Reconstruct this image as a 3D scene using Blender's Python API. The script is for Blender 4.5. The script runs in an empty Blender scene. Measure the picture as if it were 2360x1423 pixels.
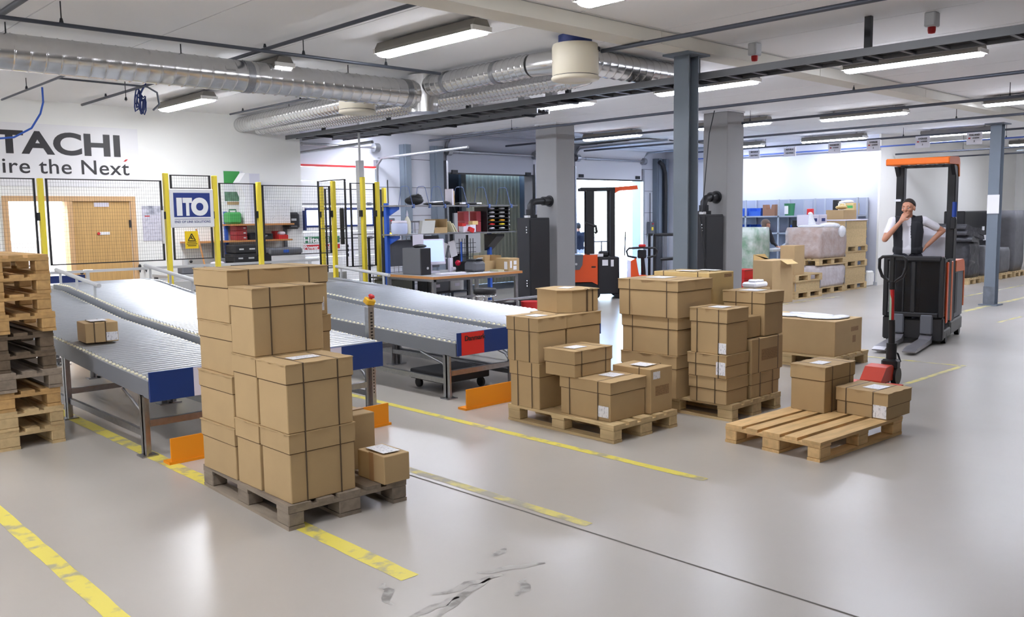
import bpy, bmesh, math, random
import numpy as np
from mathutils import Vector, Matrix, Euler
random.seed(7)
PI = math.pi
S = bpy.context.scene
COL = S.collection
R = math.radians

# ------------------------------------------------------------------ camera
H_EYE = 1.75
def cam_setup():
    f, pitch, roll, yaw = 2031.2, 0.1040877, -0.01407825, 0.756559196
    fw = Vector((math.sin(yaw)*math.cos(pitch), math.cos(yaw)*math.cos(pitch), -math.sin(pitch)))
    r0 = Vector((math.cos(yaw), -math.sin(yaw), 0)); u0 = r0.cross(fw)
    r = r0*math.cos(roll)+u0*math.sin(roll); u = -r0*math.sin(roll)+u0*math.cos(roll)
    cd = bpy.data.cameras.new('camera'); cam = bpy.data.objects.new('camera', cd); COL.objects.link(cam)
    cd.sensor_width = 36; cd.lens = 36*f/2360; cd.clip_end = 300; cd.clip_start = .05
    m = Matrix(((r.x, u.x, -fw.x, 0), (r.y, u.y, -fw.y, 0), (r.z, u.z, -fw.z, H_EYE), (0, 0, 0, 1)))
    cam.matrix_world = m
    S.camera = cam
cam_setup()

# ------------------------------------------------------------------ light and exposure
S.view_settings.view_transform = 'Standard'
S.view_settings.look = 'None'
S.view_settings.gamma = 1
S.view_settings.use_curve_mapping = False
S.view_settings.exposure = 0.0
LAMP_STRENGTH = 58.0
SKY_STRENGTH = 60.0
w = bpy.data.worlds.new('world'); S.world = w; w.use_nodes = True
nt = w.node_tree; nt.nodes.clear()
sky = nt.nodes.new('ShaderNodeTexSky'); sky.sky_type = 'HOSEK_WILKIE'
sky.sun_direction = Vector((.5, -.6, .75)).normalized(); sky.turbidity = 3.2; sky.ground_albedo = .4
bg = nt.nodes.new('ShaderNodeBackground'); bg.inputs[1].default_value = SKY_STRENGTH
ou = nt.nodes.new('ShaderNodeOutputWorld')
sd = bpy.data.lights.new('sun', 'SUN'); sd.energy = 40; sd.angle = R(.6); sd.color = (.80, .88, 1)
so = bpy.data.objects.new('sun', sd); COL.objects.link(so); so.rotation_euler = Vector((.35, .62, -.75)).to_track_quat('-Z', 'Y').to_euler()
nt.links.new(sky.outputs[0], bg.inputs[0]); nt.links.new(bg.outputs[0], ou.inputs[0])

# ------------------------------------------------------------------ materials
def lin(c):
    return tuple(((v/255)/12.92 if v/255 <= .04045 else ((v/255+.055)/1.055)**2.4) for v in c)+(1,)
MATS = {}
def mat(name, rgb, rough=.6, metal=0, var=0, scale=8, rnd=0, bump=0, bscale=60, coat=0, emit=0, stretch=None, alpha=1, trans=0, var_rgb=None, thr=None):
    """var: noise mix towards var_rgb (or darker); rnd: value shift per object; stretch: object-space grain scale"""
    if name in MATS: return MATS[name]
    m = bpy.data.materials.new(name); m.use_nodes = True; MATS[name] = m
    n = m.node_tree.nodes; l = m.node_tree.links; b = n['Principled BSDF']
    c = lin(rgb)
    b.inputs['Base Color'].default_value = c
    b.inputs['Roughness'].default_value = rough; b.inputs['Metallic'].default_value = metal
    b.inputs['Alpha'].default_value = alpha
    b.inputs['Transmission Weight'].default_value = trans
    if coat: b.inputs['Coat Weight'].default_value = coat; b.inputs['Coat Roughness'].default_value = .12
    if emit:
        b.inputs['Emission Color'].default_value = c; b.inputs['Emission Strength'].default_value = emit
    last = None
    if var or rnd or bump:
        tc = n.new('ShaderNodeTexCoord'); mp = n.new('ShaderNodeMapping')
        l.new(tc.outputs['Object'], mp.inputs[0])
        if stretch: mp.inputs['Scale'].default_value = stretch
        oi = n.new('ShaderNodeObjectInfo')
        ad = n.new('ShaderNodeVectorMath'); ad.operation = 'MULTIPLY_ADD'
        cb = n.new('ShaderNodeCombineXYZ'); l.new(oi.outputs['Random'], cb.inputs[0]); l.new(oi.outputs['Random'], cb.inputs[2])
        l.new(cb.outputs[0], ad.inputs[0]); ad.inputs[1].default_value = (17, 9, 31); l.new(mp.outputs[0], ad.inputs[2])
    if var:
        nz = n.new('ShaderNodeTexNoise'); nz.inputs['Scale'].default_value = scale; nz.inputs['Detail'].default_value = 5
        l.new(ad.outputs[0], nz.inputs['Vector'])
        mr = n.new('ShaderNodeMapRange'); lo, hi = thr if thr else (.35, .68)
        mr.inputs[1].default_value = lo; mr.inputs[2].default_value = hi; mr.inputs[4].default_value = var
        l.new(nz.outputs[0], mr.inputs[0])
        mx = n.new('ShaderNodeMix'); mx.data_type = 'RGBA'
        mx.inputs[6].default_value = c
        mx.inputs[7].default_value = lin(var_rgb) if var_rgb else tuple(v*.45 for v in c[:3])+(1,)
        l.new(mr.outputs[0], mx.inputs[0]); last = mx.outputs[2]
    if rnd:
        hs = n.new('ShaderNodeHueSaturation'); mr2 = n.new('ShaderNodeMapRange')
        mr2.inputs[3].default_value = 1-rnd; mr2.inputs[4].default_value = 1+rnd
        l.new(oi.outputs['Random'], mr2.inputs[0]); l.new(mr2.outputs[0], hs.inputs['Value'])
        if last: l.new(last, hs.inputs['Color'])
        else: hs.inputs['Color'].default_value = c
        last = hs.outputs[0]
    if last: l.new(last, b.inputs['Base Color'])
    if bump:
        n2 = n.new('ShaderNodeTexNoise'); n2.inputs['Scale'].default_value = bscale; n2.inputs['Detail'].default_value = 4
        l.new(ad.outputs[0], n2.inputs['Vector'])
        bp = n.new('ShaderNodeBump'); bp.inputs['Strength'].default_value = bump; bp.inputs['Distance'].default_value = .03 if bump > .5 else .01
        l.new(n2.outputs[0], bp.inputs['Height']); l.new(bp.outputs[0], b.inputs['Normal'])
    return m

WHITE = mat('white_paint', (236, 235, 231), .7, bump=.05)
WALLM = mat('wall_paint', (246, 246, 243), .8, var=.06, scale=1.2, bump=.04)
CEIL = mat('ceiling_panel', (236, 236, 236), .75, var=.05, scale=.6, rnd=.012)
BEAM = mat('beam_paint', (222, 218, 206), .7, var=.08, scale=2)
FLOORM = mat('floor_concrete', (182, 176, 169), .27, var=.35, scale=.55, var_rgb=(158, 151, 144))
YEL = mat('line_paint', (222, 206, 92), .5, var=1, scale=9, var_rgb=(166, 158, 130), thr=(.52, .66))
YELF = mat('line_paint_worn', (214, 200, 110), .5, var=1, scale=7, var_rgb=(162, 156, 140), thr=(.40, .60))
JOINT = mat('floor_joint', (104, 98, 92), .8, var=.4, scale=3)
GALV = mat('galvanised_steel', (172, 174, 178), .32, .9, var=.25, scale=30)
TRAY = mat('tray_steel', (112, 114, 118), .45, .4)
DUCTM = mat('duct_steel', (226, 226, 226), .22, .92, var=.10, scale=14)
STEEL = mat('conveyor_paint', (132, 136, 144), .45, .25)
ROLL = mat('roller_steel', (184, 188, 194), .34, .75)
CAPW = mat('roller_cap', (232, 226, 200), .5)
COLB = mat('column_paint', (116, 126, 138), .55, var=.12, scale=3)
COLG = mat('column_plaster', (146, 145, 145), .8, var=.08, scale=2)
DARK = mat('dark_metal', (44, 46, 50), .5, .3)
PIPE = mat('pipe_steel', (74, 78, 88), .45, .4)
BLACK = mat('black_plastic', (26, 26, 29), .45)
BLACKM = mat('black_matt', (34, 34, 37), .7)
GREY = mat('grey_plastic', (98, 100, 106), .5)
LGREY = mat('light_grey', (196, 197, 199), .5)
ORANGE = mat('guard_orange', (240, 148, 8), .6)
TORANGE = mat('truck_orange', (228, 84, 30), .4, coat=.3)
RED = mat('red_plastic', (196, 34, 34), .5)
REDD = mat('dark_red', (150, 40, 44), .55)
BLUE = mat('board_blue', (14, 50, 116), .5)
NAVY = mat('navy', (28, 48, 110), .5)
LBLUE = mat('frame_blue', (44, 92, 190), .5)
HOOP = mat('hoop_blue', (84, 108, 164), .5)
LAV = mat('board_white', (222, 218, 232), .5)
PYEL = mat('post_yellow', (238, 216, 62), .5)
GREEN = mat('green', (70, 160, 84), .55)
DGREEN = mat('dark_green', (54, 122, 84), .55)
CARD = mat('cardboard', (186, 158, 115), .85, var=.10, scale=5, rnd=.04, bump=.05, bscale=140)
CARDT = mat('cardboard_pale', (208, 180, 124), .85, var=.08, scale=5, rnd=.03)
CARDE = mat('cardboard_cut', (198, 162, 118), .9, var=.1, scale=40)
STRAP = mat('strap_black', (88, 70, 50), .5)
PAPER = mat('paper', (236, 236, 240), .8)
TAPE = mat('tape', (170, 132, 90), .4)
WOODP = mat('pallet_pine', (192, 154, 100), .8, var=.45, scale=4, rnd=.14, stretch=(6, 1, 6), bump=.15)
WOODO = mat('pallet_weathered', (146, 132, 116), .85, var=.5, scale=4, rnd=.15, stretch=(6, 1, 6), bump=.2)
WOODD = mat('pallet_dark', (108, 92, 74), .85, var=.5, scale=4, rnd=.15, stretch=(6, 1, 6), bump=.2)
WOODN = mat('pallet_new', (224, 186, 130), .75, var=.4, scale=4, rnd=.10, stretch=(6, 1, 6), bump=.12)
WOODY = mat('pallet_light', (206, 180, 134), .8, var=.35, scale=4, rnd=.10, stretch=(6, 1, 6), bump=.12)
DOORW = mat('oak_veneer', (208, 168, 108), .5, var=.35, scale=5, stretch=(14, 14, .7))
FRAMEW = mat('oak_frame', (214, 174, 128), .5, var=.25, scale=5, stretch=(10, 10, 1))
BEECH = mat('beech_edge', (200, 140, 82), .5, var=.2, scale=6)
LAMIN = mat('laminate', (186, 186, 188), .4)
EMIT = mat('lamp_diffuser', (246, 248, 255), .4, emit=LAMP_STRENGTH)
EMITW = mat('lamp_diffuser_bright', (246, 248, 255), .4, emit=LAMP_STRENGTH*1.4)
EMITC = mat('lamp_diffuser_cool', (234, 239, 255), .4, emit=LAMP_STRENGTH*1.12)
SCREEN = mat('screen_glow', (176, 196, 226), .3, emit=.8)
SKIN = mat('skin', (196, 140, 112), .55, var=.12, scale=20, var_rgb=(176, 112, 92))
SHIRT = mat('white_cotton', (232, 230, 236), .85, bump=.2, bscale=18)
ROOFO = mat('roof_orange', (230, 110, 22), .4)
VEST = mat('black_vest', (34, 35, 40), .8, bump=.2, bscale=22)
TROUS = mat('dark_trousers', (52, 52, 62), .85)
HAIR = mat('dark_hair', (44, 34, 28), .7, bump=.4, bscale=60)
CHROME = mat('chrome', (220, 222, 226), .12, 1)
def glassy(name, rgb, a):
    return mat(name, rgb, .08, alpha=a)
PLEXI = glassy('smoked_plexiglass', (30, 32, 36), .52)
FILM = mat('stretch_film', (214, 212, 214), .18, alpha=.34, bump=.8, bscale=9)
GLASS = glassy('window_glass', (230, 236, 250), .12)

# ------------------------------------------------------------------ mesh builder
class MB:
    def __init__(s): s.v = []; s.f = []; s.mi = []; s.sm = []; s.M = None; s.m = 0
    def add(s, vs, fs, smooth=False, m=None):
        o = len(s.v); M = s.M
        if M is not None: vs = [tuple(M @ Vector(p)) for p in vs]
        s.v += [tuple(p) for p in vs]
        for f in fs:
            s.f.append(tuple(i+o for i in f)); s.mi.append(s.m if m is None else m); s.sm.append(smooth)
        return s
    def box(s, x0, x1, y0, y1, z0, z1, m=None):
        v = [(x, y, z) for z in (z0, z1) for y in (y0, y1) for x in (x0, x1)]
        return s.add(v, [(0, 2, 3, 1), (4, 5, 7, 6), (0, 1, 5, 4), (1, 3, 7, 5), (3, 2, 6, 7), (2, 0, 4, 6)], m=m)
    def cb(s, c, d, rot=(0, 0, 0), m=None):
        """centre box, rotated by Euler degrees"""
        E = Euler([R(a) for a in rot]).to_matrix(); c = Vector(c)
        v = [tuple(c+E @ Vector((x*d[0]/2, y*d[1]/2, z*d[2]/2))) for z in (-1, 1) for y in (-1, 1) for x in (-1, 1)]
        return s.add(v, [(0, 2, 3, 1), (4, 5, 7, 6), (0, 1, 5, 4), (1, 3, 7, 5), (3, 2, 6, 7), (2, 0, 4, 6)], m=m)
    def bbox(s, x0, x1, y0, y1, z0, z1, b=.02, m=None):
        """box with chamfered edges"""
        vs = []; fs = []
        X, Y, Z = (x0, x1), (y0, y1), (z0, z1); ix = {}
        for i in (0, 1):
            for j in (0, 1):
                for k in (0, 1):
                    dx, dy, dz = (b if i == 0 else -b), (b if j == 0 else -b), (b if k == 0 else -b)
                    for a, p in enumerate(((X[i], Y[j]+dy, Z[k]+dz), (X[i]+dx, Y[j], Z[k]+dz), (X[i]+dx, Y[j]+dy, Z[k]))):
                        ix[i, j, k, a] = len(vs); vs.append(p)
        q = lambda *t: fs.append(tuple(ix[e] for e in t))
        for i in (0, 1): q(*[(i, j, k, 0) for j, k in ((0, 0), (1, 0), (1, 1), (0, 1))])
        for j in (0, 1): q(*[(i, j, k, 1) for i, k in ((0, 0), (1, 0), (1, 1), (0, 1))])
        for k in (0, 1): q(*[(i, j, k, 2) for i, j in ((0, 0), (1, 0), (1, 1), (0, 1))])
        for j in (0, 1):
            for k in (0, 1): q((0, j, k, 1), (1, j, k, 1), (1, j, k, 2), (0, j, k, 2))
        for i in (0, 1):
            for k in (0, 1): q((i, 0, k, 0), (i, 1, k, 0), (i, 1, k, 2), (i, 0, k, 2))
        for i in (0, 1):
            for j in (0, 1): q((i, j, 0, 0), (i, j, 1, 0), (i, j, 1, 1), (i, j, 0, 1))
        for i in (0, 1):
            for j in (0, 1):
                for k in (0, 1): q((i, j, k, 0), (i, j, k, 1), (i, j, k, 2))
        # consistent normals
        c = Vector(((x0+x1)/2, (y0+y1)/2, (z0+z1)/2)); out = []
        for f in fs:
            P = [Vector(vs[t]) for t in f]; n = (P[1]-P[0]).cross(P[2]-P[0]); mc = sum(P, Vector())/len(P)-c
            out.append(f if n.dot(mc) > 0 else f[::-1])
        return s.add(vs, out, m=m)
    def cyl(s, p0, p1, r0, r1=None, n=12, caps=True, m=None, mcap=None, smooth=True):
        r1 = r0 if r1 is None else r1
        p0, p1 = Vector(p0), Vector(p1); d = (p1-p0).normalized()
        a = d.orthogonal().normalized(); b = d.cross(a)
        ring = lambda p, r: [tuple(p+(a*math.cos(2*PI*i/n)+b*math.sin(2*PI*i/n))*r) for i in range(n)]
        A, B_ = ring(p0, r0), ring(p1, r1)
        s.add(A+B_, [(i, (i+1) % n, n+(i+1) % n, n+i) for i in range(n)], smooth, m)
        if caps:
            s.add(A, [tuple(range(n))[::-1]], False, m if mcap is None else mcap); s.add(B_, [tuple(range(n))], False, m if mcap is None else mcap)
        return s
    def tube(s, pts, r, n=8, closed=False, m=None, caps=True):
        P = [Vector(p) for p in pts]; k = len(P); rs = r if isinstance(r, (list, tuple)) else [r]*k
        T = []
        for i in range(k):
            a = P[(i-1) % k] if (i or closed) else P[i]; b = P[(i+1) % k] if (i < k-1 or closed) else P[i]
            T.append((b-a).normalized())
        u = T[0].orthogonal().normalized(); V = []
        for i in range(k):
            u = (u-T[i]*u.dot(T[i])).normalized(); w_ = T[i].cross(u)
            V += [tuple(P[i]+(u*math.cos(2*PI*j/n)+w_*math.sin(2*PI*j/n))*rs[i]) for j in range(n)]
        F = [(i*n+j, i*n+(j+1) % n, ((i+1) % k)*n+(j+1) % n, ((i+1) % k)*n+j) for i in range(k if closed else k-1) for j in range(n)]
        s.add(V, F, True, m)
        if caps and not closed:
            s.add(V[:n], [tuple(range(n))[::-1]], False, m); s.add(V[-n:], [tuple(range(n))], False, m)
        return s
    def lathe(s, prof, c=(0, 0, 0), n=24, m=None, smooth=True):
        V = [(c[0]+r*math.cos(2*PI*j/n), c[1]+r*math.sin(2*PI*j/n), c[2]+z) for r, z in prof for j in range(n)]
        F = [(i*n+j, i*n+(j+1) % n, (i+1)*n+(j+1) % n, (i+1)*n+j) for i in range(len(prof)-1) for j in range(n)]
        s.add(V, F, smooth, m)
        for i, rev in ((0, True), (len(prof)-1, False)):
            if prof[i][0] > 1e-4:
                t = tuple(range(n)); s.add(V[i*n:(i+1)*n], [t[::-1] if rev else t], False, m)
        return s
    def prism(s, poly, a0, a1, axis='z', m=None, smooth=False):
        """extrude a 2-D outline along an axis; poly gives the other two axes in order (xy, xz or yz)"""
        mk = {'z': lambda p, a: (p[0], p[1], a), 'y': lambda p, a: (p[0], a, p[1]), 'x': lambda p, a: (a, p[0], p[1])}[axis]
        n = len(poly); A = [mk(p, a0) for p in poly]; B_ = [mk(p, a1) for p in poly]
        s.add(A+B_, [(i, (i+1) % n, n+(i+1) % n, n+i) for i in range(n)], smooth, m)
        s.add(A, [tuple(range(n))[::-1]], False, m); s.add(B_, [tuple(range(n))], False, m)
        return s
    def ball(s, c, r, n=12, k=8, m=None):
        r = r if isinstance(r, (tuple, list)) else (r, r, r)
        V = []; F = []
        for i in range(k+1):
            t = PI*i/k
            for j in range(n):
                p = 2*PI*j/n; V.append((c[0]+r[0]*math.sin(t)*math.cos(p), c[1]+r[1]*math.sin(t)*math.sin(p), c[2]+r[2]*math.cos(t)))
        for i in range(k):
            for j in range(n): F.append((i*n+j, (i+1)*n+j, (i+1)*n+(j+1) % n, i*n+(j+1) % n))
        return s.add(V, F, True, m)
    def mesh(s, name, mats):
        me = bpy.data.meshes.new(name); me.from_pydata(s.v, [], s.f)
        for mt in (mats if isinstance(mats, (list, tuple)) else [mats]): me.materials.append(mt)
        if any(s.mi): me.polygons.foreach_set('material_index', s.mi)
        me.polygons.foreach_set('use_smooth', s.sm)
        bm = bmesh.new(); bm.from_mesh(me); bmesh.ops.recalc_face_normals(bm, faces=bm.faces); bm.to_mesh(me); bm.free()
        me.update(); return me
    def build(s, name, mats, parent=None, **k):
        return link(name, s.mesh(name, mats), parent, **k)

def link(name, me, parent=None, loc=None, rz=0, m=None):
    o = bpy.data.objects.new(name, me); COL.objects.link(o)
    if loc: o.location = loc
    if rz: o.rotation_euler.z = R(rz)
    if parent: o.parent = parent
    if m is not None:
        o.material_slots[0].link = 'OBJECT'; o.material_slots[0].material = m
    return o
def tag(o, label, cat, group=None, kind=None):
    o['label'] = label; o['category'] = cat
    if group: o['group'] = group
    if kind: o['kind'] = kind
    return o
def thing(name, label, cat, loc=(0, 0, 0), rz=0, group=None):
    o = bpy.data.objects.new(name, None); COL.objects.link(o); o.location = loc; o.rotation_euler.z = R(rz)
    o.empty_display_size = .1
    return tag(o, label, cat, group)
def struct(name, mb, m, parent=None):
    o = mb.build(name, m, parent)
    if parent is None: o['kind'] = 'structure'
    return o
def bx(*a, **k): return MB().box(*a, **k)

def text_mesh(s, size, bold=0, sx=1, extrude=.002, align='LEFT', spacing=1.0):
    c = bpy.data.curves.new('txt', 'FONT'); c.body = s; c.size = size; c.offset = bold; c.extrude = extrude
    c.align_x = align; c.space_character = spacing; c.resolution_u = 6
    o = bpy.data.objects.new('txt', c); COL.objects.link(o)
    dg = bpy.context.evaluated_depsgraph_get()
    me = bpy.data.meshes.new_from_object(o.evaluated_get(dg))
    bpy.data.objects.remove(o); bpy.data.curves.remove(c)
    me.transform(Matrix.Diagonal((sx, 1, 1, 1)))
    me.materials.clear()
    return me
def text(name, s, size, m, loc, facing, parent=None, **k):
    """flat lettering; facing '-y' (reads towards +x) or '-x' (reads towards -y)"""
    me = text_mesh(s, size, **k)
    M = Matrix.Rotation(PI/2, 4, 'X')
    if facing == '-x': M = Matrix.Rotation(-PI/2, 4, 'Z') @ M
    me.transform(Matrix.Translation(Vector(loc)) @ M)
    me.materials.append(m); me.name = name
    return link(name, me, parent)
# ================================================================== the building
CE = 3.55; YW = 14.4; YD = 15.4; XW = 20.6; YR = 9.2
fl = struct('floor', bx(-6, 30, -6, YD+.35, -.12, 0), FLOORM)
def line(pts, m, name='floor_marking'):
    mb = MB()
    (ax, ay), (bx_, by), wd = pts
    d = Vector((bx_-ax, by-ay, 0)); L = d.length; d.normalize(); n = Vector((-d.y, d.x, 0))*wd/2; k = max(2, int(L/.12))
    V = []; rr = random.Random(int(ax*100+ay))
    for i in range(k+1):
        p = Vector((ax, ay, 0))+d*L*i/k
        for s in (-1, 1): V.append(tuple(p+n*s*(1+rr.uniform(-.07, .07)))[:2]+(.0015,))
    mb.add(V, [(2*i, 2*i+1, 2*i+3, 2*i+2) for i in range(k)])
    return mb.build(name, m, fl)
line(((1.29, 8), (1.29, 2.5), .09), YEL)
line(((2.47, 11), (2.47, 3.37), .105), YEL)
line(((4.73, 11), (4.81, 3.26), .075), YEL)
line(((3.58, 5.4), (3.635, 3.24), .075), YELF)
line(((10.3, 6.5), (10.42, 3.70), .055), YELF)
line(((7.6, 3.70), (10.48, 3.65), .06), YELF)
line(((16.5, 6.67), (24, 6.66), .06), YELF)
line(((15.0, 5.66), (24, 5.74), .11), YELF)
line(((14.84, 4.71), (15.9, 4.70), .06), YELF)
line(((14.3, 8.7), (17.5, 8.6), .06), YELF)
line(((3.47, 6.5), (3.62, .3), .012), JOINT, 'floor_joint')
# scuff marks burnt into the floor near the end of the second line
SCUFF = mat('tyre_scuff', (130, 126, 122), .7, var=1, scale=11, var_rgb=(172, 168, 163), thr=(.42, .56))
mb = MB(); rr = random.Random(3)
for (x, y, l, a) in ((2.5, 3.02, .5, 20), (2.62, 3.1, .4, -8), (2.9, 3.1, .36, -25), (2.28, 3.3, .25, 60), (2.35, 3.02, .3, 5), (2.78, 2.9, .2, 40), (3.0, 3.3, .12, 10)):
    d = Vector((math.cos(R(a)), math.sin(R(a)), 0)); n = Vector((-d.y, d.x, 0)); V = []
    for i in range(7):
        p = Vector((x, y, .0012))+d*l*(i/6-.5)+n*rr.uniform(-.02, .02); wd = .022*math.sin(PI*(i+.3)/6.6)+.004
        V += [tuple(p-n*wd), tuple(p+n*wd)]
    mb.add(V, [(2*i, 2*i+1, 2*i+3, 2*i+2) for i in range(6)])
mb.build('tyre_scuff', SCUFF, fl)

# ceiling of long panels that run towards the dock wall, with narrow recessed joints
ce = struct('ceiling', bx(-6, 30, -6, YD+.35, CE+.012, CE+.2), CEIL)
pw = 1.2; pm = {}
for (y0, y1) in ((-6, -.2), (-.2, 5.4), (5.4, 10.6), (10.6, YD)):
    me = bx(.006, pw-.006, 0, y1-y0-.01, CE, CE+.02).mesh('ceiling_panel', CEIL)
    for i in range(30): link('ceiling_panel', me, ce, loc=(-6+i*pw, y0, 0))
# concrete beam over the column row, of precast lengths
b1 = struct('ceiling_beam', bx(-6, 30, 5.45, 5.70, 3.42, CE), BEAM)
me = bx(0, 3.19, -.012, .27, -.012, .11).mesh('beam_section', BEAM)
for i in range(11): link('beam_section', me, b1, loc=(-5.6+3.2*i, 5.44, 3.43))

# walls
def panel_wall(name, x0, x1, y, z0, z1, holes=(), t=.2, m=WALLM):
    """wall facing -y with rectangular openings (x0,x1,z0,z1)"""
    mb = MB(); xs = sorted({x0, x1} | {h[i] for h in holes for i in (0, 1)})
    for a, b in zip(xs[:-1], xs[1:]):
        hs = [h for h in holes if h[0] <= a+1e-6 and h[1] >= b-1e-6]
        if not hs: mb.box(a, b, y, y+t, z0, z1); continue
        h = hs[0]
        if h[2] > z0: mb.box(a, b, y, y+t, z0, h[2])
        if h[3] < z1: mb.box(a, b, y, y+t, h[3], z1)
    return struct(name, mb, m)
panel_wall('wall_sign_side', -6, 8.36, YW, 0, CE, [(3.55, 4.36, 0, 2.09), (4.42, 5.28, 0, 2.09)])
struct('wall_sign_side_return', bx(8.16, 8.36, YW+.2, YD, 0, CE), WALLM)
DW = [(8.55, 10.66, 0, 2.80), (12.5, 15.3, 0, 2.80), (16.7, 19.5, 0, 2.75)]
DOCKW = mat('dock_wall_panel', (200, 202, 210), .7, var=.05, scale=1)
dw = panel_wall('wall_dock', 8.36, XW+.2, YD, 0, CE, DW, .3, DOCKW)
struct('wall_office', bx(XW, XW+.2, YR+.052, YD-.002, 0, CE), mat('office_wall', (200, 203, 214), .8, var=.04, scale=1))
struct('wall_far_right', bx(XW, 30, YR, YR+.05, 0, CE), mat('wall_grey', (242, 240, 234), .8, var=.06, scale=1))
struct('wall_right', bx(30, 30.2, -6, YR+.2, 0, CE), WALLM)
struct('wall_back', bx(-6, 30, -6.2, -6, 0, CE), mat('wall_back_paint', (150, 148, 145), .8))
struct('wall_left', bx(-6.2, -6, -6, YW, 0, CE), WALLM)
struct('baseboard_office', bx(XW-.02, XW, YR, YD, 0, .08), LGREY)
# horizontal and vertical joints of the dock wall's sandwich panels
mb = MB()
for z in (.6, 1.2, 1.8, 2.4, 3.0):
    for a, b in ((10.75, 12.45), (15.35, 16.65), (19.55, XW)): mb.box(a, b, YD-.004, YD+.01, z-.006, z+.006)
mb.build('panel_joint', GREY, dw)
# steel posts standing against the dock wall
for x, wd in ((11.3, .2), (12.12, .26), (20.02, .2), (20.36, .16), (15.75, .2), (16.42, .14)):
    p = bx(x, x+wd, YD-.16, YD-.005, 0, 3.3)
    p.box(x+wd*.15, x+wd*.85, YD-.2, YD-.16, 0, 3.3)
    struct('trim_dock_post', p, COLB)

# doorway to the bright packing room: frame, room beyond, oak door
fr = MB()
for x in (3.47, 4.345, 5.285): fr.box(x, x+.075, YW-.03, YW+.2, 0, 2.075)
fr.box(3.47, 5.36, YW-.032, YW+.2, 2.076, 2.15)
struct('trim_door_frame', fr, FRAMEW)
d1 = struct('door_1', bx(4.4205, 5.2845, YW+.01, YW+.055, .004, 2.0755), DOORW)
hm = MB().cyl((4.50, YW, 1.02), (4.50, YW-.05, 1.02), .012).cyl((4.50, YW-.05, 1.02), (4.64, YW-.05, 1.02), .011)
hm.build('door_handle', CHROME, d1)
MB().cyl((4.50, YW+.01, .98), (4.50, YW-.006, .98), .026, n=16).cyl((4.50, YW+.01, .88), (4.50, YW-.006, .88), .026, n=16).build('lock_plate', DARK, d1)
bx(5.255, 5.275, YW-.02, YW+.01, 1.66, 1.78).build('door_hinge', DARK, d1)
bx(4.74, 4.96, YW, YW+.012, 1.99, 2.055).build('door_sign', LAV, d1)
s2 = bx(4.80, 4.95, YW, YW+.012, 1.555, 1.60).build('door_notice', PAPER, d1)
MB().cyl((4.785, YW+.012, 1.575), (4.785, YW-.004, 1.575), .022).build('notice_symbol', RED, d1)
# packing room beyond the doorway
rm = MB()
rm.box(2.6, 5.2, 17.6, 17.7, 0, 2.8).box(2.5, 2.6, YW+.2, 17.6, 0, 2.8).box(5.2, 5.3, YW+.2, 17.6, 0, 2.8).box(2.5, 5.3, YW+.2, 17.7, 2.8, 2.9)
struct('wall_packing_room', rm, WHITE)
struct('floor_packing_room', bx(2.5, 5.3, YD+.35, 17.7, -.1, 0), FLOORM)
def lamp_panel(x0, x1, y0, y1, z):
    t = thing('panel_light', 'white square panel light on the ceiling of the packing room', 'light', ((x0+x1)/2, (y0+y1)/2, z))
    w_, d_ = (x1-x0)/2, (y1-y0)/2
    bx(-w_-.03, w_+.03, -d_-.03, d_+.03, -.01, .05).build('frame', WHITE, t)
    bx(-w_, w_, -d_, d_, -.02, -.008).build('diffuser', EMIT, t)
lamp_panel(3.2, 4.4, 15.2, 16.6, 2.76)
for i, (x, y, w_, d_, h, lb) in enumerate(((3.3, 15.6, .62, .5, 1.72, 'tall white wrapped goods stack just inside the left doorway'), (4.1, 15.9, .55, .5, 1.5, 'white wrapped goods stack behind the left fence post'))):
    t = thing('wrapped_goods', lb, 'pallet load', (x, y, 0))
    MB().bbox(-w_/2, w_/2, -d_/2, d_/2, .1, h, .03).build('wrapped_stack', PAPER, t)
    bx(-w_/2, w_/2, -d_/2, d_/2, 0, .1).build('base', WOODY, t)
tag(bx(3.45, 4.1, 17.5, 17.59, 2.05, 2.2).build('wall_board', NAVY), 'long blue board high on the back wall of the packing room', 'sign')

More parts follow.
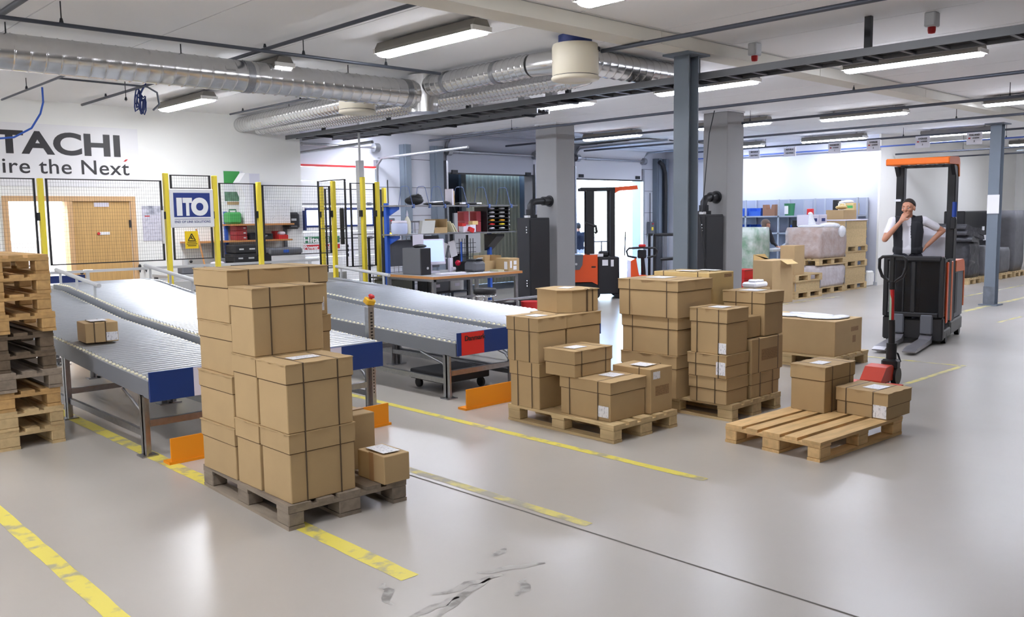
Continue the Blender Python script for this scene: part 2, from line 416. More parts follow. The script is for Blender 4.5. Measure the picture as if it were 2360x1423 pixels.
# ------------------------------------------------------------------ dock doors
def dock_door(n, x0, x1, zb, ztop, lifted, label_m):
    """sectional door: panels stacked above zb, curving back under the ceiling when lifted"""
    d = struct('door_%d' % n, bx(x0, x1, YD-.07, YD-.03, zb, zb+.5), label_m)
    y = YD-.05; z = zb+.51
    if not lifted:
        while z < ztop-.05:
            z2 = min(z+.5, ztop); bx(x0, x1, YD-.07, YD-.03, z, z2-.012).build('door_panel', label_m, d); z = z2
    else:
        # one tilted panel, then panels lying along the track under the ceiling
        mb = MB(); a = R(35)
        mb.M = Matrix.Translation((0, YD-.06, zb+.52)) @ Matrix.Rotation(a, 4, 'X'); mb.box(x0, x1, -.02, .02, 0, .34); mb.build('door_panel', label_m, d)
        for k in range(4): bx(x0, x1, YD-.30-.5*(k+1), YD-.312-.5*k, zb+.76+.01*k, zb+.8+.01*k).build('door_panel', label_m, d)
    # tracks
    tr = MB()
    for x in (x0-.06, x1+.01):
        tr.box(x, x+.05, YD-.12, YD-.02, 0, min(zb+.55, 3.0) if lifted else 2.95)
        pts = [(x+.025, YD-.07, zb+.5), (x+.025, YD-.12, zb+.65), (x+.025, YD-.28, zb+.74), (x+.025, YD-3.0, zb+.76)] if lifted else [(x+.025, YD-.07, 2.7), (x+.025, YD-.12, 2.85), (x+.025, YD-.28, 2.98), (x+.025, YD-3.0, 3.02)]
        tr.tube(pts, .028, 6)
    tr.build('door_track', GALV, d)
    sh = MB().cyl((x0-.1, YD-.14, 3.2), (x1+.1, YD-.14, 3.2), .025)
    for x in (x0, x1): sh.cyl((x-.06, YD-.14, 3.2), (x+.06, YD-.14, 3.2), .09, n=16)
    sh.cyl((x0+.3, YD-.14, 3.2), (x0+.9, YD-.14, 3.2), .035).build('torsion_shaft', GALV, d)
    return d
PANW = mat('dock_door_panel', (226, 226, 230), .55)
PANG = mat('dock_door_panel_grey', (168, 172, 184), .5)
d2 = dock_door(2, 8.6, 10.62, 0, 2.78, False, mat('dock_door_white', (238, 237, 236), .5))
bx(8.6, 10.7, YD-.09, YD-.02, 2.78, 2.82).build('top_trim', RED, d2)
for z in (2.05, 1.36, .78):
    bx(8.6, 10.62, YD-.076, YD-.066, z-.012, z+.012).build('panel_joint', GREY, d2)
    for x in (8.75, 10.45): bx(x-.05, x+.05, YD-.085, YD-.07, z-.03, z+.03).build('panel_hinge', GALV, d2)
def door_window(x0, x1):
    o = MB(); y0 = YD-.085; t = .03
    o.bbox(x0, x1, y0, YD-.06, 1.59, 1.63, .008).bbox(x0, x1, y0, YD-.06, 1.93, 1.97, .008).bbox(x0, x0+.035, y0, YD-.06, 1.59, 1.97, .008).bbox(x1-.035, x1, y0, YD-.06, 1.59, 1.97, .008)
    f = o.build('window_frame', NAVY, d2)
    bx(x0+.03, x1-.03, YD-.075, YD-.068, 1.62, 1.94).build('window_pane', GLOWPANE, f)
GLOWPANE = mat('glow_pane', (214, 222, 255), .2, emit=1.5)  # pane glows by itself in place of daylight coming through
door_window(8.95, 9.64); door_window(9.85, 10.56)
bx(8.87, 9.72, YD-.075, YD-.068, 1.28, 1.41).build('sign_green', DGREEN, d2)
bx(8.87, 9.72, YD-.075, YD-.068, 1.16, 1.25).build('sign_red', RED, d2)
text('lettering', 'Hitachi', .15, WHITE, (8.89, YD-.08, 1.295), '-y', d2, bold=.004, sx=1.35)
text('lettering', 'Power Tools', .105, WHITE, (8.9, YD-.08, 1.168), '-y', d2, bold=.003, sx=1.15)
bx(9.86, 10.08, YD-.075, YD-.068, .95, 1.3).build('notice', PAPER, d2)
for z in (1.02, 1.12, 1.2): bx(9.88, 9.92, YD-.08, YD-.07, z-.03, z+.03).build('notice_print', BLACK, d2)
d3 = dock_door(3, 12.55, 15.25, 2.74, 0, True, PANG)
d4 = dock_door(4, 16.75, 19.45, 2.69, 0, True, PANW)
for d, x0, x1 in ((d3, 12.55, 15.25), (d4, 16.75, 19.45)):
    bx(x0, x1, YD-.075, YD-.025, (2.71 if d is d3 else 2.66), (2.745 if d is d3 else 2.695)).build('rubber_seal', BLACK, d)
    for x in (x0+.2, x1-.2): bx(x-.08, x+.08, YD-.11, YD-.07, 2.72, 2.8).build('roller_bracket', DARK, d)
# loading tunnel docked at door 3: dark sides and a corrugated end wall
lt = thing('loading_tunnel', 'dark loading tunnel with pale green corrugated wall behind the grey dock door', 'tunnel', (13.9, 17, 0))
mb = MB(); pts = []; x = .8; k = 0
while x < 2.75:
    pts += [(x, .3), (x+.05, .3), (x+.065, .33), (x+.115, .33)]; x += .13
pts = pts+[(pts[-1][0], .4), (pts[0][0], .4)]
mb.prism(pts, 0, 3, 'z').build('corrugated_wall', mat('corrugated_green', (222, 222, 200), .6), lt)
bx(-2.2, .8, .3, .4, 0, 3).build('tarpaulin', BLACKM, lt)
TG = mat('tunnel_grey', (120, 124, 132), .6)
bx(-2.2, -2.1, -1.29, .3, 0, 3).build('side_wall', TG, lt); bx(2.78, 2.88, -1.29, .3, 0, 3).build('side_wall', TG, lt)
bx(-2.2, 2.88, -1.29, .16, 2.95, 3.05).build('roof', BLACKM, lt)  # unseen roof added for darkness, cut short to let daylight onto the end wall
bx(-2.2, 2.88, -1.29, .4, -.1, -.01).build('floor_plate', GREY, lt)
MB().cyl((-.55, -.5, 0), (-.55, -.5, 2.95), .03).box(.55, .7, .1, .2, 0, 2.94).build('post', GALV, lt)
MB().tube([(-1.4, .1, 2.7), (-.9, .1, 2.1), (-.5, .1, 1.6)], .03).tube([(.1, 0, 2.2), (.45, 0, 1.4)], .025).build('brace', DARK, lt)
tag(bx(13.2, 14.0, YD+.5, YD+.56, .9, 1.85).build('leaning_board', LGREY), 'pale leaning board inside the dark loading tunnel', 'board')
# outside of door 4
struct('ground_outside', bx(11, 60, YD+.35, 60, -.3, -.16), mat('asphalt', (186, 188, 192), .8, var=.2, scale=2))
struct('wall_outside', bx(12, 50, 44, 45, -.2, 5), mat('outside_wall', (220, 222, 226), .8))
tr = thing('roof_truss', 'dark steel lattice frame with diagonal struts outside the open dock door', 'frame', (18.95, 17.93, -.16))
MB().box(-.05, 0, 0, .06, 0, 3.3).box(.42, .5, 0, .08, 0, 3.3).build('upright', LAV, tr)
mb = MB()
for k in range(12): mb.cyl((0, .03, .9+k*.17), (.42, .03, 1.15+k*.17), .014, n=6)
mb.build('lattice', DARK, tr)
MB().cyl((0, .01, 2.3), (.42, .01, 1.4), .018).build('strut', GALV, tr)
bx(0, .42, .07, .09, .8, 3.2).build('backing', mat('dark_mesh', (62, 70, 92), .7), tr)
# dock fittings between door 4 and the office wall: black hose and control box
hz = MB().tube([(20.0, YD-.25, 3.2), (20.14, YD-.27, 3.12), (20.24, YD-.27, 2.9), (20.26, YD-.27, 2.5), (20.26, YD-.27, 0)], .06, 10)
tag(hz.build('exhaust_hose', BLACK), 'thick black hose hanging down the wall right of open dock door', 'hose')
def control_box(x, z, lb, h=.4):
    t = thing('control_box', lb, 'control box', (x, YD-.02, z))
    MB().bbox(-.1, .1, -.12, 0, -h/2, h/2, .01).build('housing', GREY, t)
    bx(-.05, .03, -.126, -.12, -.04, .05).build('warning_label', PYEL, t)
    MB().cyl((0, -.12, h/2-.06), (0, -.14, h/2-.06), .02).build('button', RED, t)
    MB().tube([(0, -.03, h/2), (0, -.03, h/2+.8)], .012, 6).build('cable', BLACK, t)
control_box(19.85, 1.35, 'grey control box with yellow label right of the open dock door')
control_box(10.95, 1.4, 'grey control box with yellow label right of the white closed door', .7)
# ================================================================== columns
def hsection(w_, d_, z0, z1, t=.016):
    return MB().box(-w_/2, -w_/2+t, -d_/2, d_/2, z0, z1).box(w_/2-t, w_/2, -d_/2, d_/2, z0, z1).box(-w_/2+t, w_/2-t, -.006, .006, z0, z1)
def steel_column(x, y, lb, top):
    t = thing('steel_column', lb, 'column', (x, y, 0))
    hsection(.185, .185, .02, top-.02).build('shaft', COLB, t)
    bx(-.2, .2, -.16, .16, top-.02, top).build('cap_plate', COLB, t)
    bx(-.16, .16, -.16, .16, 0, .02).build('base_plate', COLB, t)
    return t
steel_column(7.88, 5.62, 'blue-grey steel column rising behind the tall boxes near the centre', 3.418)
c2 = steel_column(17.52, 5.7, 'blue-grey steel column with a white paper taped on, at far right', 3.30)
bx(-.112, -.1, -.11, .09, 1.68, 2.02).build('paper_notice', PAPER, c2)
bx(-.102, -.099, -.1, .1, .02, .35).build('rust_patch', mat('rusty_paint', (116, 122, 132), .7, var=.5, scale=10), c2)
def plaster_column(x, y, wx, wy, lb):
    t = thing('clad_column', lb, 'column', (x, y, 0))
    MB().bbox(0, wx, 0, wy, 0, CE-.03, .01).build('cladding', COLG, t)
    bx(-.01, wx+.01, -.01, wy+.01, CE-.03, CE).build('top_trim', LGREY, t)
plaster_column(12.51, 11.94, .52, .57, 'light grey square column behind the left black cabinet')
plaster_column(13.45, 8.72, .52, .5, 'light grey square column behind the right black cabinet')

# ================================================================== black cabinets beside the clad columns
def cabinet(x, y, w_, d_, h, lb, elbow):
    t = thing('black_cabinet', lb, 'cabinet', (x, y, 0))
    MB().bbox(0, w_, 0, d_, .12, h, .012).build('body', BLACKM, t)
    bx(.02, w_-.02, -.012, 0, .2, h-.05).build('door', BLACK, t)
    for cx in (.05, w_-.05):
        for cy in (.05, d_-.05): bx(cx-.03, cx+.03, cy-.03, cy+.03, 0, .12).build('foot', DARK, t)
    for z in (.42, h-.28):
        hb = MB()
        for k in range(3): hb.ball((-.012, .06, z+k*.05), .018, 8, 5)
        hb.build('hinge', CHROME, t)
    MB().bbox(-.02, .06, .02, .12, h, h+.045, .008).build('junction_box', LGREY, t)
    MB().cyl((.36*w_, d_*.5, h), (.36*w_, d_*.5, h+.06), .13, n=16).cyl((.36*w_, d_*.5, h+.06), (.36*w_, d_*.5, h+.16), .085, n=16).build('collar', BLACK, t)
    ex, ez = elbow[0]-x, elbow[2]
    MB().tube([(.36*w_, d_*.5, h+.1), (.36*w_, d_*.5, ez-.08), (.36*w_+.06, d_*.5, ez-.015), (.36*w_+.15, d_*.5, ez), (ex-.2, d_*.5, ez+.01)], .062, 12).build('elbow_pipe', BLACK, t)
    MB().cyl((ex-.2, d_*.5, ez+.01), (ex-.03, d_*.5, ez+.01), .085, n=16).cyl((ex-.03, d_*.5, ez+.01), (ex-.004, d_*.5, ez+.01), .11, n=16).build('flange', BLACK, t)
    return t
cabinet(11.77, 11.96, .555, .34, 1.72, 'tall black cabinet with elbow pipe beside the right end of the workbench', (12.51, 12.13, 2.03))
k2 = cabinet(12.86, 8.76, .55, .34, 1.74, 'tall black cabinet with elbow pipe and hanging cable, right of the central steel column', (13.45, 8.9, 2.03))
MB().tube([(-.03, .1, 1.7), (-.05, .02, 1.3), (-.02, -.05, .8), (.1, -.08, .4), (.2, -.06, .15)], .014, 6).build('cable', BLACK, k2)
MB().tube([(.2, -.03, 3.5), (.05, -.03, 3.1), (-.05, -.03, 2.4), (-.02, .05, 1.78)], .009, 6).build('supply_cable', DARK, k2)

# ================================================================== ceiling lights
LL = 1.52
hsm = MB().prism([(-.115, .06), (-.07, .14), (.07, .14), (.115, .06), (.11, .032), (-.11, .032)], -LL/2, LL/2, 'y').mesh('housing', mat('lamp_housing', (126, 122, 116), .5))
dfm = MB().prism([(-.1, .032), (.1, .032), (.085, .01), (.045, 0), (-.045, 0), (-.085, .01)], -LL/2+.02, LL/2-.02, 'y').mesh('diffuser', EMIT)
ecm = MB().prism([(-.118, .075), (.118, .075), (.113, .03), (-.113, .03)], 0, .03, 'y').mesh('end_cap', WHITE)
rdm = MB().cyl((0, 0, .14), (0, 0, .165), .02, n=8).mesh('hanger', GALV)
def lamp(x, y, lb, grp=None):
    t = thing('ceiling_light', lb, 'light', (x, y, 3.385), group=grp)
    link('housing', hsm, t); link('diffuser', dfm, t, m=EMITC if x > 9.9 else EMITW if y > 12 else EMIT)
    for s in (-1, 1):
        link('end_cap', ecm, t, loc=(0, s*(LL/2)-.015, 0)); link('hanger', rdm, t, loc=(0, s*.55, 0))
GL = 'long white ceiling lights'
for x, y, lb in (
    (5.42, 6.85, 'large long ceiling light at top left of centre, above the left duct bend'),
    (5.5, 12.6, 'long ceiling light near the wall with the big lettering'),
    (5.36, 4.05, 'long ceiling light cut off by the top edge of the picture'),
    (10.28, 4.28, 'long ceiling light hung just under the cable ladder at upper right'),
    (10.03, 9.62, 'long ceiling light between the white round heater and the left grey column'),
    (10.12, 12.5, 'long ceiling light above the workbench, left of the bright sectional track'),
    (10.25, 14.42, 'short-looking ceiling light above the thin grey pole'),
    (10.13, 6.92, 'long ceiling light half hidden behind the central steel column'),
    (14.82, 12.5, 'long ceiling light right of the left grey column'),
    (14.85, 9.5, 'ceiling light half hidden behind the right grey column'),
    (15.35, 7.2, 'ceiling light above the row of hanging signs, left of centre of that row'),
    (15.38, 4.45, 'ceiling light cut off by the right picture edge'),
    (19.75, 9.95, 'far ceiling light above the third and fourth hanging signs'),
    (20.55, 7.5, 'far ceiling light above the last two hanging signs'),
    (19.7, 12.5, 'far ceiling light just behind the first hanging sign'),
    (5.0, 9.62, 'ceiling light peeking over the top of the main duct'),
    ): lamp(x, y, lb)
for x, y in ((.3, 1.3), (.3, 4.05), (.3, 6.85), (.3, 9.65), (.3, 12.45), (20.5, 4.7), (25.4, 7.2), (25.4, 4.6), (15.4, 1.7), (-3.5, 6.85), (-3.5, 10.5), (-3.5, 3)):
    lamp(x, y, 'long white ceiling light outside the picture', 'ceiling lights outside the picture')

# ================================================================== ducts
def ribbed(p0, p1, r, step=.11, h=.006, n=20):
    p0, p1 = Vector(p0), Vector(p1); L = (p1-p0).length; k = int(L/step); P = []; rs = []
    for i in range(k):
        for f, dr in ((0, 0), (.40, 0), (.455, h*.15), (.5, h), (.545, h*.15), (.60, 0)):
            P.append(p0+(p1-p0)*((i+f)/k)); rs.append(r+dr)
    P.append(p1); rs.append(r)
    return P, rs
def duct(name, lb, pieces, bands=(), hang=()):
    t = thing(name, lb, 'duct', pieces[0][0])
    o = Vector(pieces[0][0])
    for p0, p1, r, st in pieces:
        P, rs = ribbed(p0, p1, r, st); MB().tube([p-o for p in P], rs, 20).build('duct_section', DUCTM, t)
    for c, d, r in bands:
        c = Vector(c)-o; d = Vector(d); MB().cyl(c-d*.04, c+d*.04, r, n=20).build('joint_band', GALV, t)
    for c, r in hang:
        c = Vector(c)-o; MB().cyl(c+Vector((0, 0, r)), (c.x, c.y, CE-o.z-.002), .006, n=6).build('hanger_rod', DARK, t)
    return t, o
m1, o1 = duct('ventilation_duct', 'big galvanised main duct running across the upper left under the ceiling', [((-6, 9, 3.28), (6.85, 9, 3.29), .165, .13)],
     [((1.9, 9, 3.283), (1, 0, 0), .172), ((4.6, 9, 3.285), (1, 0, 0), .172), ((6.7, 9, 3.29), (1, 0, 0), .174)], [((2.3, 9, 3.28), .165), ((3.9, 9, 3.28), .165), ((5.9, 9, 3.29), .165)])
m2, o2 = duct('ventilation_duct', 'galvanised branch duct from the main duct back to the lettered wall', [((7.0, 9.16, 3.39), (7.22, 14.4, 3.38), .125, .1)],
     [((7.06, 10.6, 3.39), (0, 1, 0), .131)], [((7.05, 10.4, 3.39), .12), ((7.15, 12.6, 3.38), .12)])
P, rs = ribbed((7.0, 8.86, 3.39), (7.0, 7.05, 3.40), .125, .1)
el = [(7.0, 7.02, 3.40), (7.01, 6.86, 3.395), (7.06, 6.70, 3.40), (7.16, 6.58, 3.40), (7.32, 6.52, 3.40)]
P2, rs2 = ribbed((7.34, 6.5, 3.40), (9.0, 6.5, 3.40), .14, .12)
m3 = thing('ventilation_duct', 'galvanised duct bending from the junction past the round heater to the steel column', 'duct', (7.0, 8.86, 3.39)); o3 = Vector((7.0, 8.86, 3.39))
MB().tube([p-o3 for p in P], rs, 20).build('duct_section', DUCTM, m3)
MB().tube([Vector(p)-o3 for p in el], [.127, .13, .134, .138, .142], 20).build('elbow', DUCTM, m3)
MB().tube([p-o3 for p in P2], rs2, 20).build('duct_section', DUCTM, m3)
MB().tube([Vector(p)-o3 for p in ((9.0, 6.5, 3.40), (9.1, 6.5, 3.42), (9.16, 6.5, 3.47), (9.17, 6.5, 3.549))], .14, 20).build('elbow', DUCTM, m3)
for y in (8.5, 7.6): MB().cyl(Vector((7.0, y-.03, 3.395))-o3, Vector((7.0, y+.03, 3.395))-o3, .132, n=20).build('joint_band', GALV, m3)
MB().lathe([(.19, -.26), (.19, .2)], (0, 0, 0), 20).build('junction_piece', DUCTM, m3).location = (0, .14, -.06)
for k, (x, r, lb) in enumerate(((7.5, .075, 'thin ribbed flexible hose beneath the bending duct, nearer one'), (7.78, .07, 'thin ribbed flexible hose beneath the bending duct, farther one'))):
    P, rs = ribbed((x, 14.3, 3.30), (x, 7.2-.1*k, 3.30), r, .07, .008)
    P += [Vector((x+.01, 7.02-.1*k, 3.32)), Vector((x+.03, 6.94-.1*k, 3.38)), Vector((x+.04, 6.92-.1*k, 3.46)), Vector((x+.04, 6.92-.1*k, 3.548))]; rs += [r]*4
    o = MB().tube([p-Vector((x, 14.3, 3.3)) for p in P], rs, 12).build('flexible_hose', DUCTM, loc=(x, 14.3, 3.3)); tag(o, lb, 'hose')
def heater(x, y, zb, zt, lb):
    t = thing('round_heater', lb, 'heater', (x, y, zb))
    h = zt-zb; CREAM = mat('cream_enamel', (226, 218, 198), .45)
    pr = [(.235*math.cos(a*2*PI/8), .235*math.sin(a*2*PI/8)) for a in range(8)]
    MB().lathe([(.225, .05), (.235, .06), (.235, h-.03), (.225, h)], (0, 0, 0), 28).build('housing', CREAM, t)
    MB().lathe([(.14, .012), (.2, 0), (.24, .012), (.245, .03), (.235, .045)], (0, 0, 0), 28).build('bottom_ring', CREAM, t)
    MB().lathe([(.228, .045), (.228, .052)], (0, 0, 0), 28).build('gap_shade', DARK, t)  # dark ring paints the shade between housing and bottom ring
    MB().lathe([(.001, .022), (.145, .018)], (0, 0, 0), 24).build('outlet_disc', LAV, t)
    for a in (-60, -40): MB().ball((.236*math.cos(R(a)), .236*math.sin(R(a)), h-.05), .02, 8, 5).build('bolt', DARK, t)
    MB().cyl((0, 0, h), (0, 0, CE-zb-.001), .17, n=20).build('neck_shade', NAVY, t)  # navy colour stands for the bluish shade in the gap below the ceiling
heater(6.73, 6.15, 3.1, 3.46, 'cream round heater hanging from the ceiling left of the central steel column')
heater(6.56, 9.82, 3.1, 3.4, 'cream round heater partly hidden below the main duct')
# thin grey pole below the second heater
pl = thing('service_pole', 'thin light grey pole standing beside the yellow fence posts', 'pole', (8.43, 12.6, 0))
MB().bbox(-.055, .055, -.05, .05, 0, 2.72, .008).build('pole', LGREY, pl)
MB().cyl((0, 0, 2.72), (0, 0, CE-.001), .02).build('upper_tube', LGREY, pl)
bx(-.12, .12, -.1, .1, 0, .012).build('foot_plate', LGREY, pl)

# ================================================================== pipes
def pipe(pts, r, lb, hooks=(), cat='pipe', m=PIPE, name='sprinkler_pipe'):
    t = thing(name, lb, cat, pts[0]); o = Vector(pts[0])
    MB().tube([Vector(p)-o for p in pts], r, 8).build('tube', m, t)
    a, b = Vector(pts[0]), Vector(pts[-1])
    for f in hooks:
        p = a+(b-a)*f-o
        MB().cyl(p, (p.x, p.y, CE-o.z-.002), .005, n=6).build('hanger', DARK, t)
        MB().cyl(p+Vector((0, 0, r)), p+Vector((0, 0, r+.035)), .018, .01, n=8).build('sprinkler_head', DARK, t)
    return t
pipe([(4.55, -6, 3.495), (4.56, 14.1, 3.495)], .02, 'dark pipe crossing over the main duct at upper left', (.42, .72, .8, .95))
pipe([(6.93, 5.97, 3.395), (7.0, -6, 3.395)], .022, 'dark pipe crossing the beam left of the top centre ceiling light', (.25,))
pipe([(6.8, 13.9, 3.49), (6.8, 9.4, 3.49)], .016, 'thin dark pipe along the top of the branch duct', (.1, .5))
pipe([(11.5, 14.6, 3.34), (11.55, -6, 3.34)], .022, 'dark sprinkler pipe nearest behind the steel column', (.12, .3, .44, .6))
pipe([(13.85, 14.8, 3.34), (14.05, -6, 3.34)], .022, 'second dark sprinkler pipe behind the steel column', (.1, .3, .5, .58))
pipe([(16.5, 14.8, 3.34), (16.6, -6, 3.34)], .022, 'third dark sprinkler pipe behind the steel column', (.2, .42, .55))
pipe([(19.45, 13.5, 3.345), (19.7, -6, 3.345)], .022, 'dark pipe that carries the row of hanging signs', (.1, .27, .45))
pipe([(20.42, 14.8, 3.24), (20.45, -6, 3.24)], .018, 'thin pipe in front of the bright white office wall', (.4,), m=mat('blue_pipe', (70, 96, 170), .5))
pipe([(21.2, 9.12, 3.09), (21.4, -6, 3.1)], .02, 'grey pipe starting at the far right wall, upper one', (.1,))
pipe([(22.9, 9.12, 3.06), (23.1, -6, 3.06)], .018, 'grey pipe starting at the far right wall, lower one')
pipe([(-6, 7.86, 3.36), (6.4, 7.9, 3.36)], .017, 'thin dark pipe running along in front of the main duct', (.68, .86, .94))
pipe([(2.12, 12, 3.49), (2.12, -6, 3.49)], .026, 'dark pipe in the upper left corner of the picture', (.3,))
pipe([(3.32, 13.4, 3.40), (3.33, 9.6, 3.40)], .014, 'short thin air pipe under the main duct at far left', (.3,), name='air_pipe')
pipe([(3.33, 11.05, 3.40), (4.36, 11.1, 3.40), (4.48, 11.1, 3.34), (4.5, 11.1, 3.2), (4.42, 11.1, 3.12)], .012, 'thin air pipe ending in a bend with coiled hose', (.7,), name='air_pipe')
# blue air hoses
o = MB().tube([(3.40, 11.9, 3.4), (3.40, 11.9, 3.22), (3.36, 11.9, 3.08), (3.25, 11.9, 2.9), (3.05, 11.9, 2.78), (2.6, 11.9, 2.72), (2.2, 11.9, 2.7)], .012, 8).build('air_hose', LBLUE)
tag(o, 'blue air hose curving down in front of the big lettering', 'hose')
mb = MB()
for k in range(5):
    a = R(k*37); pts = []
    for i in range(14):
        t_ = 2*PI*i/14; pts.append((4.46+.07*math.cos(t_)*math.cos(a), 11.6+.07*math.cos(t_)*math.sin(a), 3.30+.10*math.sin(t_)-.015*k+.05*math.cos(3*t_+k)))
    mb.tube(pts, .009, 6, closed=True)
mb.tube([(4.46, 11.6, 3.36), (4.5, 11.6, 3.44), (4.55, 11.6, 3.515)], .012, 6)
tag(mb.build('coiled_hose', NAVY), 'coiled dark blue air hose hanging from the ceiling pipe at left', 'hose')

# ================================================================== cable ladders
def ladder(x0, x1, ya, yb, z, lb, rung=.3):
    t = thing('cable_ladder', lb, 'cable tray', ((x0+x1)/2, ya, z)); h = (x1-x0)/2; L = yb-ya
    for s in (-1, 1): bx(s*h-.012, s*h+.012, 0, L, -.035, .035).build('side_rail', TRAY, t)
    n = int(L/rung); rm_ = bx(-h, h, -.018, .018, -.03, -.012).mesh('rung', TRAY)
    for i in range(n): link('rung', rm_, t, loc=(0, rung*(i+.5), 0))
    rr = random.Random(5); cm = MB()
    for k in range(9):
        x = -h*.8+1.6*h*k/8; cm.tube([(x+rr.uniform(-.03, .03), L*i/16, -.004+rr.uniform(0, .025)) for i in range(17)], .012, 6)
    c = cm.build('cables', BLACKM, t); c['kind'] = 'stuff'
    for i in range(int(L/1.9)+1):
        MB().box(-.025, .025, .3+1.9*i-.02, .34+1.9*i, .03, CE-z-.002).box(-h, h, .3+1.9*i-.02, .34+1.9*i, -.06, -.035).build('bracket', DARK, t)
    return t
cl = ladder(8.03, 8.36, -6, 14.3, 3.20, 'long cable ladder full of cables crossing under the ceiling')
for y, z in ((13.9, 0), (14.4, 0), (15.3, 0)): bx(-.05, .05, y-.06, y+.06, .036, .1).build('junction_box', LGREY, cl)
ladder(9.55, 9.8, 9.5, 15.2, 3.33, 'second narrower cable ladder near the dock wall')
def alarm(x, y, lb):
    t = thing('alarm_beacon', lb, 'alarm', (x, y, 3.36))
    MB().bbox(-.06, .06, -.05, .05, .06, .19, .01).build('housing', LGREY, t)
    MB().lathe([(.001, 0), (.03, .005), (.035, .03), (.035, .06)], (0, 0, 0), 12).build('red_lens', RED, t)
alarm(8.5, 3.36, 'small grey alarm box with red lens on the upper right cable ladder')
alarm(8.52, 5.2, 'small grey alarm box with red lens where cables cross the beam')

# ================================================================== hanging signs (read towards -y)
def sign(y, lines, lb, h=.245, w_=.30, flag=True):
    t = thing('hanging_sign', lb, 'sign', (19.38, y, 3.08))
    bx(0, .008, -w_/2, w_/2, 0, h).build('board', mat('sign_board', (236, 234, 242), .6), t)
    for s in (-.1, .1): MB().cyl((.004, s, h), (.09, s, 3.325-3.08), .003, n=5).build('hook', DARK, t)
    for i, (s, sz, z) in enumerate(lines):
        text('lettering', s, sz, BLACK if not (flag and i == 1) else DARK, (-.003, 0 if not (flag and i == 1) else -.03, z), '-x', t, bold=.001, align='CENTER')
    if flag: bx(-.003, 0, .075, .115, .118, .142).build('logo_block', RED, t)
sg = [('SVERIGE', .05, .175), ('SCHENKER', .026, .12), ('1', .05, .05)]
sign(11.80, [('RETUR &', .048, .145), ('HENTING', .048, .06)], 'first hanging sign from the left, with two lines of black lettering', .2, flag=False)
sign(10.85, [('RETUR &', .048, .145), ('HENTING', .048, .06)], 'second hanging sign from the left, with two lines of black lettering', .2, flag=False)
sign(9.73, [('DANMARK', .046, .175)]+sg[1:], 'third hanging sign from the left, with small red logo, over the shelf rack')
sign(8.83, sg[:2]+[('2', .05, .05)], 'fourth hanging sign from the left, beside the wall corner')
sign(7.77, sg[:2]+[('3', .05, .05)], 'fifth hanging sign from the left, above the order picker roof')
sign(6.74, [('FINLAND', .05, .175)]+sg[1:2]+[('5', .05, .05)], 'last hanging sign, partly hidden by the far right steel column')

# ================================================================== lettering on the wall
bn = thing('wall_banner', 'large white banner with black company lettering on the left wall', 'sign', (1.6, YW-.01, 2.33))
bx(0, 3.86, 0, .01, -.04, .88).build('banner', mat('banner_vinyl', (236, 235, 238), .5), bn)
BL = mat('letter_black', (44, 42, 46), .5)
def fit(name, s, x0, x1, z0, hcap, parent, m, bold=0, spacing=1.0, y=-.002):
    me = text_mesh(s, 1, bold, 1, .002, 'LEFT', spacing)
    co = np.array([v.co[:] for v in me.vertices]); a, b = co.min(0), co.max(0)
    cap = text_mesh('H', 1, bold); ch = max(v.co.y for v in cap.vertices)-min(v.co.y for v in cap.vertices)
    sx, sz = (x1-x0)/(b[0]-a[0]), hcap/ch
    me.transform(Matrix.Translation((x0, y, z0)) @ Matrix.Rotation(PI/2, 4, 'X') @ Matrix.Diagonal((sx, sz, 1, 1)) @ Matrix.Translation((-a[0], 0, 0)))
    me.materials.append(m); me.name = name
    return link(name, me, parent)
fit('lettering', 'HITACHI', 1.28, 3.58, .45, .335, bn, BL, bold=.035, spacing=1.02)
fit('lettering', 'Inspire the Next', 1.33, 3.70, .155, .215, bn, BL, bold=.006, spacing=1.06)
MB().prism([(3.615, .365), (3.65, .365), (3.69, .40), (3.655, .40)], -.004, -.001, 'y').build('red_accent', RED, bn)
# ================================================================== pallets
def _pm():
    d = {}
    d['w'] = bx(-.0725, .0725, 0, 1.2, 0, .022).mesh('wide_board', WOODP)
    d['n'] = bx(-.05, .05, 0, 1.2, 0, .022).mesh('board', WOODP)
    d['c'] = bx(0, .8, -.0725, .0725, 0, .022).mesh('cross_board', WOODP)
    d['b'] = MB().bbox(-.0725, .0725, -.0725, .0725, 0, .078, .006).mesh('block', WOODP)
    d['s'] = MB().bbox(-.05, .05, -.0725, .0725, 0, .078, .006).mesh('block', WOODP)
    return d
PM = _pm()
def pallet(x, y, z, rz, m, lb, group=None, boards=True, ph=1.0, pl=1.0):
    t = thing('wooden_pallet', lb, 'pallet', (x, y, z), rz, group); t.scale = (1, pl, ph)
    rr = random.Random(int(x*1000+y*100+z*10))
    for px, k in ((.0725, 'w'), (.236, 'n'), (.4, 'w'), (.564, 'n'), (.7275, 'w')):
        o = link('top_board', PM[k], t, (px+rr.uniform(-.006, .006), rr.uniform(-.004, .004), .1221), m=m)
    for py in (.0725, .6, 1.1275): link('cross_board', PM['c'], t, (0, py, .1001), m=m)
    for px, k in ((.05, 's'), (.4, 'b'), (.75, 's')):
        for py in (.0725, .6, 1.1275): link('block', PM[k], t, (px, py, .0221), m=m)
    for px, k in ((.05, 'n'), (.4, 'w'), (.75, 'n')): link('bottom_board', PM[k], t, (px, 0, 0), m=m)
    return t

